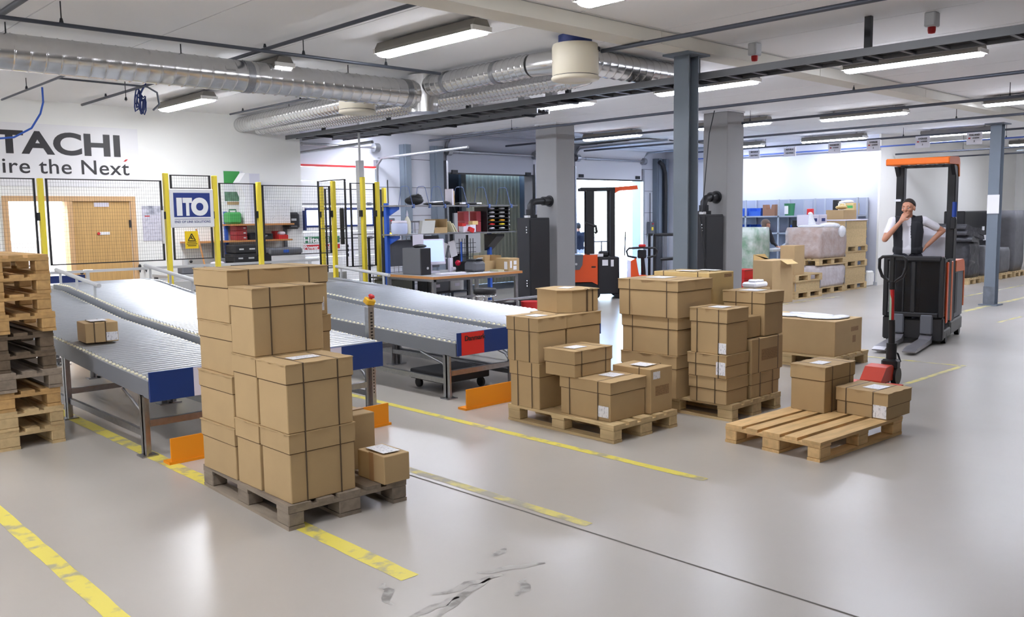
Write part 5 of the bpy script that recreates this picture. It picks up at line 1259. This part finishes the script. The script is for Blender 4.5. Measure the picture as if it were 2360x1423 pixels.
# operator platform, console, battery cover
bx(.06, .60, .03, W_-.03, .186, .21).build('platform', BLACKM, op)
MB().bbox(.64, .74, .10, W_-.10, 1.12, 1.52, .01).build('console', mat('console_white', (214, 212, 220), .5), op)
bx(.63, .74, .08, W_-.08, 1.09, 1.115).build('console_edge', TORANGE, op)
bx(.66, .74, .075, W_-.075, .285, 1.09).build('back_wall', BLACK, op)
MB().bbox(.80, 1.48, .0, W_, .26, 1.0, .03).build('battery_cover', GREY, op)
mb = MB().prism([(.82, .92), (.82, 1.07), (1.36, 1.07), (1.47, 1.03), (1.52, .93), (1.52, .4), (1.48, .4), (1.48, .9)], -.01, W_+.01, 'y').build('rear_trim', mat('truck_light_orange', (236, 124, 74), .4), op)
bx(.82, .98, -.004, 0, .35, .9).build('cover_seam', DARK, op)
MB().bbox(.56, .64, -.02, .05, 1.50, 1.66, .01).build('mirror_box', BLACK, op)
MB().cyl((.6, .01, 1.66), (.6, .01, 1.86), .03, n=12).build('beacon', mat('beacon_blue', (40, 70, 150), .3), op)
MB().cyl((.6, .01, 1.63), (.6, .01, 1.66), .033, n=12).build('beacon_base', PAPER, op)
bx(.55, .60, W_-.07, W_+.01, 1.88, 1.91).build('reflector', PAPER, op)
bx(.595, .60, .015, .06, .9, 1.05).build('plate', PAPER, op)

MANJ = dict(pelvis=(0, 0, .98), chest=(0, .01, 1.33), neck=(-.005, .0, 1.475), head=(-.012, -.045, 1.60), hip_r=(-.1, 0, .93), hip_l=(.1, 0, .93), knee_r=(-.11, -.02, .5), knee_l=(.11, -.03, .5), ankle_r=(-.11, .02, .09), ankle_l=(.12, .01, .09),
            shoulder_r=(-.195, .0, 1.425), elbow_r=(-.30, -.15, 1.185), wrist_r=(-.112, -.215, 1.425), hand_r=(.072, .045, .13), palm_r=(.25, .75, -.15), curl_r=.75, thumb_r=-1,
            shoulder_l=(.195, .02, 1.425), elbow_l=(.435, .10, 1.29), wrist_l=(.235, .02, 1.085), hand_l=(-.55, -.1, -.8), palm_l=(-.8, .1, .4), curl_l=.7, sleeve=.62)
MM = {'legs': TROUS, 'shoes': BLACK, 'shirt': SHIRT, 'arm': SKIN, 'hand': SKIN, 'head': SKIN}
pr = person('man in black vest over white shirt, hand to mouth, standing on the order picker', (11.965, 4.945, .212), -62, MANJ, MM, .0055, hair=(.108, .088, .055, .0, -.05), vest=True, head_rot=(4, 0, -26))
pr.scale = (.985,)*3

# second person, far back, leaning over a table
WJ = dict(pelvis=(0, .1, .93), chest=(0, -.06, 1.24), neck=(0, -.12, 1.36), head=(0, -.2, 1.47), hip_r=(-.1, .08, .9), hip_l=(.1, .08, .9), knee_r=(-.1, .05, .48), knee_l=(.1, .05, .48), ankle_r=(-.1, .1, .09), ankle_l=(.1, .1, .09),
          shoulder_r=(-.18, -.08, 1.32), elbow_r=(-.24, -.16, 1.06), wrist_r=(-.2, -.36, .98), hand_r=(.1, -1, -.1), palm_r=(0, -.1, -1), curl_r=.3, thumb_r=1,
          shoulder_l=(.18, -.08, 1.32), elbow_l=(.26, -.14, 1.07), wrist_l=(.2, -.36, .98), hand_l=(-.1, -1, -.1), palm_l=(0, -.1, -1), curl_l=.3, sleeve=.99, hair_long=1, hair_off=.02, hair_mat=mat('grey_brown_hair', (112, 94, 84), .7, bump=.4))
BS = mat('black_sweater', (38, 36, 42), .85)
person('person with grey brown hair in a dark sweater bending over papers behind wrapped goods', (18.2, 10.90, 0), -20, WJ, {'legs': TROUS, 'shoes': BLACK, 'shirt': BS, 'arm': BS, 'hand': SKIN, 'head': SKIN}, .011, hair=(.085, .06, .03, -.05, -.1), head_rot=(16, 0, 12))
OJ = dict(pelvis=(0, 0, .95), chest=(0, .01, 1.29), neck=(0, .0, 1.44), head=(.0, -.03, 1.585), hip_r=(-.1, 0, .92), hip_l=(.1, 0, .92), knee_r=(-.11, -.02, .5), knee_l=(.11, -.03, .5), ankle_r=(-.11, .02, .09), ankle_l=(.12, .01, .09),
          shoulder_r=(-.195, .0, 1.39), elbow_r=(-.25, .03, 1.11), wrist_r=(-.24, -.08, .87), hand_r=(.05, -.2, -1), palm_r=(1, 0, 0), curl_r=.5, thumb_r=-1,
          shoulder_l=(.195, .0, 1.39), elbow_l=(.25, .03, 1.11), wrist_l=(.24, -.08, .87), hand_l=(-.05, -.2, -1), palm_l=(-1, 0, 0), curl_l=.5, sleeve=.6)
NV = mat('navy_tshirt', (28, 32, 50), .85)
person('person in dark navy t-shirt and pale trousers outside the open dock door, back turned', (18.55, 16.88, -.16), 150, OJ, {'legs': mat('pale_trousers', (206, 206, 216), .85), 'shoes': BLACK, 'shirt': NV, 'arm': SKIN, 'hand': SKIN, 'head': SKIN}, .011, hair=(.09, .07, .03, -.02, -.05))

# ================================================================== orange stacker in front of the open door
fk = thing('forklift_truck', 'orange and black reach truck parked in front of the bright open door', 'forklift', (13.85, 12.25, 0), -42)
MB().prism([(-.5, .36), (-.5, .84), (-.44, .93), (.14, .93), (.14, .3), (.02, .36)], 0, .75, 'y').build('body', TORANGE, fk)
MB().prism([(-.40, .66), (-.36, .62), (-.24, .62), (-.18, .72), (-.16, .935), (-.40, .935)], -.012, .5, 'y').build('inset_panel', GREY, fk)
MB().cyl((-.31, -.013, .74), (-.31, -.018, .74), .025, n=14).build('badge', LGREY, fk)
MB().bbox(.01, .10, -.004, 0, .66, .69, .0015).build('slot', BLACK, fk)
MB().bbox(.145, .60, .02, .74, .1, .88, .02).build('front_block', BLACKM, fk)
bx(.24, .36, .014, .02, .70, .82).build('label', PAPER, fk); bx(.42, .48, .014, .02, .68, .82).build('label', PAPER, fk)
MB().bbox(-.46, .75, .04, .72, .1, .36, .02).build('chassis', BLACK, fk)
for x in (-.30, .1, .6):
    for y in (.08, .66): MB().cyl((x, y-.04, .1), (x, y+.04, .1), .1, n=18).build('wheel', BLACK, fk)
MB().bbox(-.07, .09, .1, .2, .88, 2.27, .01).bbox(-.07, .09, .55, .65, .88, 2.27, .01).build('rear_mast', BLACK, fk)
MB().bbox(.42, .52, .08, .18, .5, 2.3, .01).bbox(.42, .52, .57, .67, .5, 2.3, .01).build('front_mast', BLACK, fk)
mb = MB().bbox(-.2, .52, .08, .13, 2.26, 2.33, .01).bbox(-.2, .52, .62, .67, 2.26, 2.33, .01)
for k in range(8): mb.box(-.18+.09*k, -.14+.09*k, .13, .62, 2.29, 2.33)
mb.build('roof', BLACK, fk)
MB().prism([(.52, 2.2), (.52, 2.33), (.98, 2.36), (1.0, 2.28), (.62, 2.26)], .08, .14, 'y').prism([(.52, 2.2), (.52, 2.33), (.98, 2.36), (1.0, 2.28), (.62, 2.26)], .6, .66, 'y').bbox(.95, 1.0, .14, .6, 2.28, 2.36, .01).build('roof_front', TORANGE, fk)
MB().tube([(-.1, .1, 1.6), (.12, .12, 1.52), (.14, .14, 1.4), (.1, .14, 1.38)], .03, 8).tube([(.09, .15, 1.2), (.42, .15, 1.2)], .012, 6).tube([(.24, .15, 1.2), (.24, .15, .9)], .012, 6).build('control_arm', BLACK, fk)
MB().bbox(.2, .4, .1, .4, .88, 1.0, .03).build('armrest', BLACK, fk)
bx(-.02, .26, .012, .02, .89, .95).build('name_plate', PAPER, fk)
MB().tube([(.72, .1, .9), (.74, .1, 1.4)], .012, 6).build('antenna', BLACK, fk)
pt = thing('pallet_truck', 'powered pallet truck with black loop handle and red button beside the reach truck', 'pallet truck', (14.32, 11.50, 0), -42)
MB().prism([(-.05, .2), (-.05, .8), (.06, .86), (.12, .5), (.28, .5), (.30, .2)], .02, .55, 'y').build('cover', TORANGE, pt)
MB().bbox(-.1, .34, .02, .55, .06, .2, .02).build('chassis', BLACK, pt)
for y in (.1, .47): MB().cyl((.1, y-.04, .08), (.1, y+.04, .08), .08, n=16).build('wheel', BLACK, pt)
MB().tube([(.26, .28, .3), (.24, .2, .6), (.2, .1, .95)], [.06, .05, .035], 10).build('tiller_arm', BLACK, pt)
MB().bbox(.1, .28, .05, .12, .85, 1.03, .02).build('tiller_head', BLACK, pt)
MB().tube([(.08, .08, .86), (-.10, .08, .90), (-.13, .08, 1.0), (-.08, .08, 1.06), (.19, .08, 1.07), (.46, .08, 1.06), (.51, .08, 1.0), (.48, .08, .90), (.3, .08, .86)], .022, 8).build('loop_handle', BLACK, pt)
MB().bbox(.12, .27, .05, .12, 1.08, 1.14, .02).build('red_button', RED, pt)
cg = thing('operator_cage', 'dark framed clear-sided operator cage right of the reach truck', 'cage', (14.72, 11.30, 0), -42)
mb = MB()
for x in (0, .76):
    for y in (0, .6): mb.bbox(x, x+.06, y, y+.06, .1, 1.33, .01)
mb.bbox(0, .82, 0, .04, 1.3, 1.35, .01).bbox(0, .82, .62, .66, 1.3, 1.35, .01).bbox(.56, .82, .0, .05, .4, 1.3, .01); mb.build('frame', BLACK, cg)
MB().bbox(.06, .2, .02, .05, .4, 1.3, .005).build('side_panel', PLEXI, cg)
bx(.06, .56, .6, .61, .4, 1.3).build('clear_pane', GLASS, cg)
MB().tube([(.15, .02, .82), (.56, .02, .84)], .035, 8).build('grip_bar', BLACK, cg)
MB().bbox(0, .82, 0, .66, .05, .4, .02).build('base', BLACK, cg)
MB().box(.60, .70, -.003, 0, .76, 1.0).build('label', LGREY, cg); bx(.6, .72, -.003, 0, 1.2, 1.27).build('label', mat('label_lime', (190, 200, 120), .5), cg)

# ================================================================== hand pallet jack
pj = thing('pallet_jack', 'hand pallet jack with red hood and upright black handle', 'pallet jack', (8.86, 3.79, 0), 4)
MB().prism([(-.40, .06), (-.40, .09), (-.27, .205), (-.11, .215), (-.06, .19), (-.06, .06)], -.05, .16, 'y').build('hood', mat('jack_red', (206, 66, 42), .45), pj)
for y in (-.26, .11): MB().prism([(-1.5, .05), (-1.42, .085), (-.40, .085), (-.4, .04), (-1.5, .04)], y, y+.15, 'y').build('fork', mat('jack_red', (206, 66, 42), .45), pj)
for x, y in ((-1.35, -.185), (-1.35, .185)): MB().cyl((x, y-.04, .036), (x, y+.04, .036), .035, n=12).build('roller_wheel', LGREY, pj)
for y in (-.05, .05): MB().cyl((0, y-.025, .09), (0, y+.025, .09), .09, n=18).build('steer_wheel', BLACK, pj)
MB().cyl((0, 0, .12), (0, 0, .42), .05, n=16).bbox(-.07, .05, -.08, .08, .16, .26, .02).build('pump', BLACK, pj)
MB().tube([(.0, 0, .38), (-.012, 0, .60), (-.02, 0, .66)], .032, 10).build('lower_shaft', BLACK, pj)
MB().tube([(-.02, 0, .66), (-.035, 0, .97)], .022, 10).build('red_shaft', RED, pj)
MB().bbox(-.052, -.043, -.004, .016, .66, .97, .002).build('green_stripe', mat('pale_green_stripe', (176, 206, 184), .5), pj)
MB().tube([(-.035, 0, .97), (-.04, 0, 1.05)], .03, 10).build('collar', BLACK, pj)
MB().tube([(-.04, 0, 1.03), (-.04, .10, 1.10), (-.04, .13, 1.18), (-.04, .13, 1.27), (-.04, .1, 1.295), (-.04, 0, 1.30), (-.04, -.1, 1.295), (-.04, -.13, 1.27), (-.04, -.13, 1.18), (-.04, -.10, 1.10)], .016, 8, closed=True).build('loop_handle', BLACK, pj)
MB().bbox(-.06, -.02, -.025, .025, 1.04, 1.30, .008).build('handle_stem', BLACK, pj)
MB().tube([(.05, .02, .34), (.1, -.03, .3), (.09, -.06, .22)], .01, 6).build('cable_loop', BLACK, pj)

# ================================================================== goods along the office wall
rk = thing('shelf_rack', 'grey metal shelf rack along the bright office wall', 'shelf', (20.02, 9.45, 0))
for y in (0, 1.05, 2.02, 2.95, 3.8):
    for x in (0, .5): bx(x, x+.035, y, y+.04, 0, 2.08).build('upright', mat('rack_grey', (160, 168, 182), .5), rk)
for z in (.35, .8, 1.22, 1.64): bx(0, .53, .04, 3.8, z, z+.035).build('shelf', mat('rack_grey', (160, 168, 182), .5), rk)
bx(.535, .54, 0, 3.84, 0, 2.08).build('back_panel', mat('rack_back', (150, 158, 178), .6), rk)
for y in (1.4,): bx(.1, .5, y, y+.02, 1.68, 2.05).build('divider', mat('rack_grey', (160, 168, 182), .5), rk)
SZ = 1.6755
def rb(name, lb, cat, y, z, parts, group=None, x=20.08): return item(name, lb, cat, (x, y, z), parts, 0, group)
def bin_(w_, h, d=.35): return MB().box(0, d, 0, w_, 0, .02).box(0, .02, 0, w_, .02, h*.6).box(d-.02, d, 0, w_, .02, h).box(.02, d-.02, 0, .02, .02, h).box(.02, d-.02, w_-.02, w_, .02, h)
for k, (y, z, lb) in enumerate(((12.52, SZ, 'blue bin at the left of the upper rack shelf'), (12.02, SZ, 'blue bin right of the first upright on the upper rack shelf'), (12.5, 1.256, 'blue bin at the left of the lower rack shelf'), (12.0, 1.256, 'blue bin behind the person on the lower rack shelf'))):
    rb('blue_bin', lb, 'bin', y, z, [('bin', bin_(.34, .2), LBLUE)], 'blue bins on the rack')
rb('paper_bag', 'brown paper carrier with cut-out handles on the upper rack shelf', 'bag', 11.62, SZ, [('bag', MB().prism([(0, 0), (.34, 0), (.34, .28), (.26, .28), (.24, .17), (.11, .17), (.08, .28), (0, .28)], 0, .2, 'x'), mat('bag_brown', (142, 104, 82), .8))])
rb('green_bucket', 'green and white bucket on the upper rack shelf', 'bucket', 11.2, SZ, [('bucket', MB().lathe([(.11, 0), (.13, .28), (.135, .3)], (.15, .1, 0), 18), DGREEN), ('label', MB().cb((.028, .12, .14), (.01, .1, .2)), PAPER)])
rb('red_packet', 'red packet with white bow on the upper rack shelf', 'packet', 10.62, SZ, [('box', MB().bbox(0, .1, 0, .14, 0, .16, .01), RED), ('bow', MB().ball((-.02, .03, .04), (.03, .06, .04)), PAPER)])
for k in range(2): item('white_foam_box', ('left' if k == 0 else 'right')+' white carton with blue print on top of the film-wrapped brown load', 'box', (17.95+.37*k, 9.51, 1.447), [('body', MB().bbox(0, .35, 0, .34, 0, .25, .01), LAV), ('print', bx(.1, .26, -.003, 0, .1, .17), NAVY)], group='white cartons on the wrapped load')
rb('dark_sign_box', 'black tall box on the upper rack shelf beside the printed carton', 'box', 9.98, SZ, [('body', MB().bbox(0, .2, 0, .12, 0, .36, .01), BLACK)])
rb('printed_carton', 'cream carton with green print and plastic on top, at the right of the rack', 'box', 9.58, SZ, [('body', MB().bbox(0, .3, 0, .38, 0, .28, .006), CARDT), ('cream_side', bx(-.003, 0, .2, .38, .0, .28), mat('cream_card', (226, 220, 206), .8)), ('green_print', bx(-.003, 0, .02, .18, .16, .22), GREEN), ('plastic', MB().ball((.05, .16, .31), (.06, .14, .04)).ball((.03, .3, .3), (.04, .08, .03)), PAPER)])
rb('wrapped_roll', 'black roll standing on the lower rack shelf', 'roll', 11.05, 1.256, [('roll', MB().cyl((.15, .1, 0), (.15, .1, .3), .1, n=16), BLACK), ('tag', MB().cb((.045, .14, .14), (.01, .05, .1)), LBLUE)])
rb('wrapped_roll', 'second black roll on the lower rack shelf beside the upright', 'roll', 10.85, 1.256, [('roll', MB().cyl((.15, .1, 0), (.15, .1, .28), .09, n=16), BLACKM)])
rb('plastic_bag', 'white and yellow plastic bag on the bottom rack shelf', 'bag', 11.3, .836, [('bag', MB().ball((.1, 0, .08), (.1, .16, .08)), PAPER), ('yellow_part', MB().ball((.02, -.1, .14), (.05, .08, .04)), PYEL)])
# pallet-collar boxes and wrapped loads
def collar(x, y, z, w_, d_, h, lb, group=None):
    t = thing('pallet_collar', lb, 'crate', (x, y, z), 0, group)
    MB().box(0, w_, 0, .02, 0, h).build('front_board', WOODY, t); MB().box(0, w_, d_-.02, d_, 0, h).build('back_board', WOODY, t)
    MB().box(0, .02, .02, d_-.02, 0, h).build('side_board', WOODY, t); MB().box(w_-.02, w_, .02, d_-.02, 0, h).build('side_board', WOODY, t)
    for cx in (-.004, w_-.03): MB().box(cx, cx+.034, -.004, 0, .02, h-.02).build('corner_hinge', GALV, t)
    bx(.02, w_-.02, .02, d_-.02, .0, .02).build('bottom_sheet', WOODY, t)
    return t
xs, ys = 18.82, 9.15; z = 0
nm = iter(('lowest pallet of the tall pallet-collar stack', 'middle pallet of the tall pallet-collar stack', 'upper pallet of the tall pallet-collar stack'))
cn = iter(('lowest wooden collar of the tall stack at the wall corner', 'second wooden collar of the tall stack at the wall corner', 'single wooden collar between the two pallets of the tall stack', 'fourth wooden collar of the tall stack at the wall corner', 'fifth wooden collar of the tall stack at the wall corner', 'topmost wooden collar of the tall stack at the wall corner'))
def stk(kind):
    global z
    if kind == 'p': pallet(xs-.02, ys+.78, z, -90, WOODY, next(nm), pl=.91); z += .1446
    else: collar(xs, ys, z, 1.05, .76, .185, next(cn)); z += .1855
for k in 'pccpcp': stk(k)
for k in 'ccc': stk(k)
item('plastic_sheet', 'grey plastic sheet covering the top of the pallet-collar stack', 'sheet', (xs-.03, ys-.03, z+.001), [('sheet', MB().bbox(0, 1.09, 0, .82, 0, .03, .01), LAV)])
carton(xs+.1, ys+.1, z+.033, .62, .42, .22, 'brown carton on top of the pallet-collar stack', lid=0)
item('crumpled_paper', 'crumpled kraft paper on the brown carton atop the collar stack', 'paper', (xs+.4, ys+.3, z+.254), [('paper', MB().ball((0, 0, .05), (.18, .12, .05), 9, 6).ball((.12, .05, .09), (.08, .06, .05), 7, 5), CARDT)])
WRAPB = mat('wrapped_cartons', (178, 156, 146), .35, var=.7, scale=7, var_rgb=(200, 192, 192), bump=.7, bscale=7)
def wrapped(x, y, z, w_, d_, h, lb, m, bulge=.02):
    t = thing('wrapped_load', lb, 'pallet load', (x, y, z)); rr = random.Random(int(x*99+z*10))
    mb = MB(); n = 7; V = []; F = []
    ring = [(i/n*w_, 0) for i in range(n)]+[(w_, i/n*d_) for i in range(n)]+[(w_-i/n*w_, d_) for i in range(n)]+[(0, d_-i/n*d_) for i in range(n)]
    K = 7; c = (w_/2, d_/2)
    for k in range(K+1):
        for (px, py) in ring:
            s = 1-.05*(k in (0, K))+rr.uniform(-bulge, bulge); V.append((c[0]+(px-c[0])*s, c[1]+(py-c[1])*s, h*k/K))
    m_ = len(ring)
    for k in range(K):
        for j in range(m_): F.append((k*m_+j, k*m_+(j+1) % m_, (k+1)*m_+(j+1) % m_, (k+1)*m_+j))
    F += [tuple(range(m_))[::-1], tuple(range(K*m_, K*m_+m_))]
    mb.add(V, F, True); mb.build('goods', m, t)
    return t
pallet(17.54, 9.88, 0, -90, WOODY, 'pallet under the lower film-wrapped load')
wrapped(17.56, 9.10, .146, 1.16, .76, .46, 'lower film-wrapped load left of the collar stack', mat('wrapped_pale', (196, 186, 188), .3, var=.6, scale=8, var_rgb=(222, 218, 222), bump=.7, bscale=8))
pallet(17.53, 9.88, .62, -90, WOODY, 'pallet between the two film-wrapped loads')
t_ = wrapped(17.54, 9.08, .767, 1.18, .80, .66, 'upper film-wrapped brown load with loose plastic on top', WRAPB)
MB().ball((.75, .18, .68), (.36, .2, .08), 11, 7).ball((.95, -.01, .56), (.16, .06, .13), 9, 6).ball((.24, .35, .68), (.2, .3, .04), 11, 6).tube([(.22, .3, .7), (.22, .33, .84), (.24, .34, .95)], [.09, .06, .035], 7).build('loose_plastic', mat('crumpled_plastic', (236, 238, 244), .25, bump=.6, bscale=20), t_)
pallet(16.26, 9.72, 0, -90, WOODY, 'low pallet at the front of the goods by the office wall', pl=.92)
collar(16.29, 8.95, .146, 1.05, .74, .2, 'wooden collar between the two low pallets')
pallet(16.26, 9.72, .347, -90, WOODY, 'pallet lying on the low wooden collar', pl=.92)
carton(16.29, 8.97, .4925, .40, .32, .60, 'brown carton standing on the low pallet and collar', lid=0)
t_ = thing('cardboard_box', 'big open cardboard box with folded flap in front of the green wrapped load', 'box', (15.12, 8.78, 0))
MB().bbox(0, .78, 0, .42, 0, .84, .004).build('body', CARD, t_)
MB().prism([(0, .841), (.0, .95), (.40, .95), (.60, .80), (.60, .841)], .40, .416, 'y').build('flap', CARDT, t_); MB().cb((.50, -.075, .80), (.4, .16, .006), (28, 0, 0)).build('flap', CARDT, t_)
wrapped(16.55, 10.05, .146, .64, .85, 1.30, 'tall load wrapped in white and green film behind the right grey column', mat('green_film', (196, 206, 200), .3, var=1, scale=5, var_rgb=(124, 160, 134), bump=.7, bscale=7))
pallet(16.5, 10.0, 0, 0, WOODY, 'pallet under the green and white film-wrapped load')
for k in range(2): item('red_crate', ('lower' if k == 0 else 'upper')+' red crate behind the right grey column', 'crate', (15.95, 9.62, .38+.2005*k) if False else (15.8, 9.80, .2005*k+.2), [('body', MB().bbox(0, .4, 0, .3, 0, .2, .01), RED), ('rim', MB().box(-.01, .41, -.01, 0, .17, .195), REDD)], group='red crates behind the column')
item('red_crate', 'lowest red crate behind the right grey column', 'crate', (15.8, 9.80, 0), [('body', MB().bbox(0, .4, 0, .3, 0, .199, .01), RED), ('rim', MB().box(-.01, .41, -.01, 0, .17, .195), REDD)], group='red crates behind the column')
item('white_packet', 'white plastic packets on a low box behind the strapped boxes', 'packet', (14.5, 8.76, .36), [('packets', MB().bbox(0, .45, 0, .3, 0, .1, .03).bbox(.05, .18, .05, .2, .1, .15, .02).bbox(.24, .4, .05, .2, .1, .14, .02), PAPER)])
carton(14.48, 8.74, 0, .5, .36, .359, 'low box carrying white plastic packets', lid=0)
item('packing_table', 'table with white papers where the person in the sweater works', 'table', (17.45, 10.12, 0), [('top', bx(0, .8, 0, .34, .9, .94), LGREY), ('leg', bx(.05, .1, .14, .19, 0, .9), GREY), ('leg', bx(.7, .75, .14, .19, 0, .9), GREY), ('papers', MB().cb((.4, .16, .951), (.5, .24, .02), (0, 0, 8)), PAPER)])
# dark goods on pallets at the far right wall
RUB = mat('black_film_goods', (52, 52, 56), .35, var=.5, scale=8, var_rgb=(84, 84, 90), bump=.7, bscale=8)
GRG = mat('grey_wrapped_goods', (112, 112, 116), .6, var=.3, scale=6, bump=.4, bscale=10)
for x, lb in ((22.0, 'pallet under the messy black wrapped stack at far right'), (23.05, 'pallet under the low grey wrapped stack at far right'), (24.2, 'pallet under the tall dark goods behind the far right column'), (25.2, 'pallet under the tall grey wrapped stack at far right')): pallet(x, 7.65, 0, 0, WOODY, lb)
t_ = wrapped(22.05, 7.7, .146, .75, 1.05, .86, 'messy black wrapped stack right of the order picker', RUB, .05)
for k in range(3):
    mb = MB(); rr = random.Random(k+40); mb.M = Matrix.Translation((.35+.05*k, .4, .90+.12*k)) @ Euler((rr.uniform(-.08, .08), .06+.07*k, rr.uniform(-.2, .2))).to_matrix().to_4x4()
    mb.prism([(-.42+rr.uniform(-.06, .06), -.06), (-.2, -.07), (.1, -.05), (.40+rr.uniform(-.06, .1), -.07), (.42, .03), (.15, .075), (-.1, .05), (-.38, .07)], -.42, .42, 'y', smooth=True); mb.build('sagging_bag', RUB, t_)
wrapped(23.08, 7.7, .146, .74, 1.05, .72, 'low grey wrapped stack in front of the black goods at far right', GRG, .01)
wrapped(24.22, 7.7, .146, .72, 1.05, .64, 'grey wrapped goods right of the far right column', GRG, .01)
t_ = thing('black_goods', 'tall black goods with white labels behind the far right column', 'pallet load', (23.15, 8.0, .867))
MB().bbox(0, 1.75, .2, .7, 0, .86, .02).build('goods', BLACK, t_); MB().box(1.2, 1.36, .19, .2, .36, .46).box(1.3, 1.5, .19, .2, .1, .24).build('label', PAPER, t_)
wrapped(25.22, 7.7, .146, .76, 1.05, 1.58, 'tall grey wrapped stack at the far right', GRG, .01)
item('wall_switch', 'small white switch plate on the far right wall', 'switch', (22.9, YR, 1.42), [('plate', bx(0, .16, -.02, 0, 0, .12), PAPER), ('rocker', bx(.03, .07, -.026, -.02, .03, .09), LAV)])
item('service_box', 'pale low box on the floor by the wall corner', 'box', (20.2, 9.24, 0), [('body', MB().bbox(0, .3, 0, .18, 0, .36, .03), WHITE), ('seam', bx(.1, .3, -.003, 0, .1, .3), WHITE)])
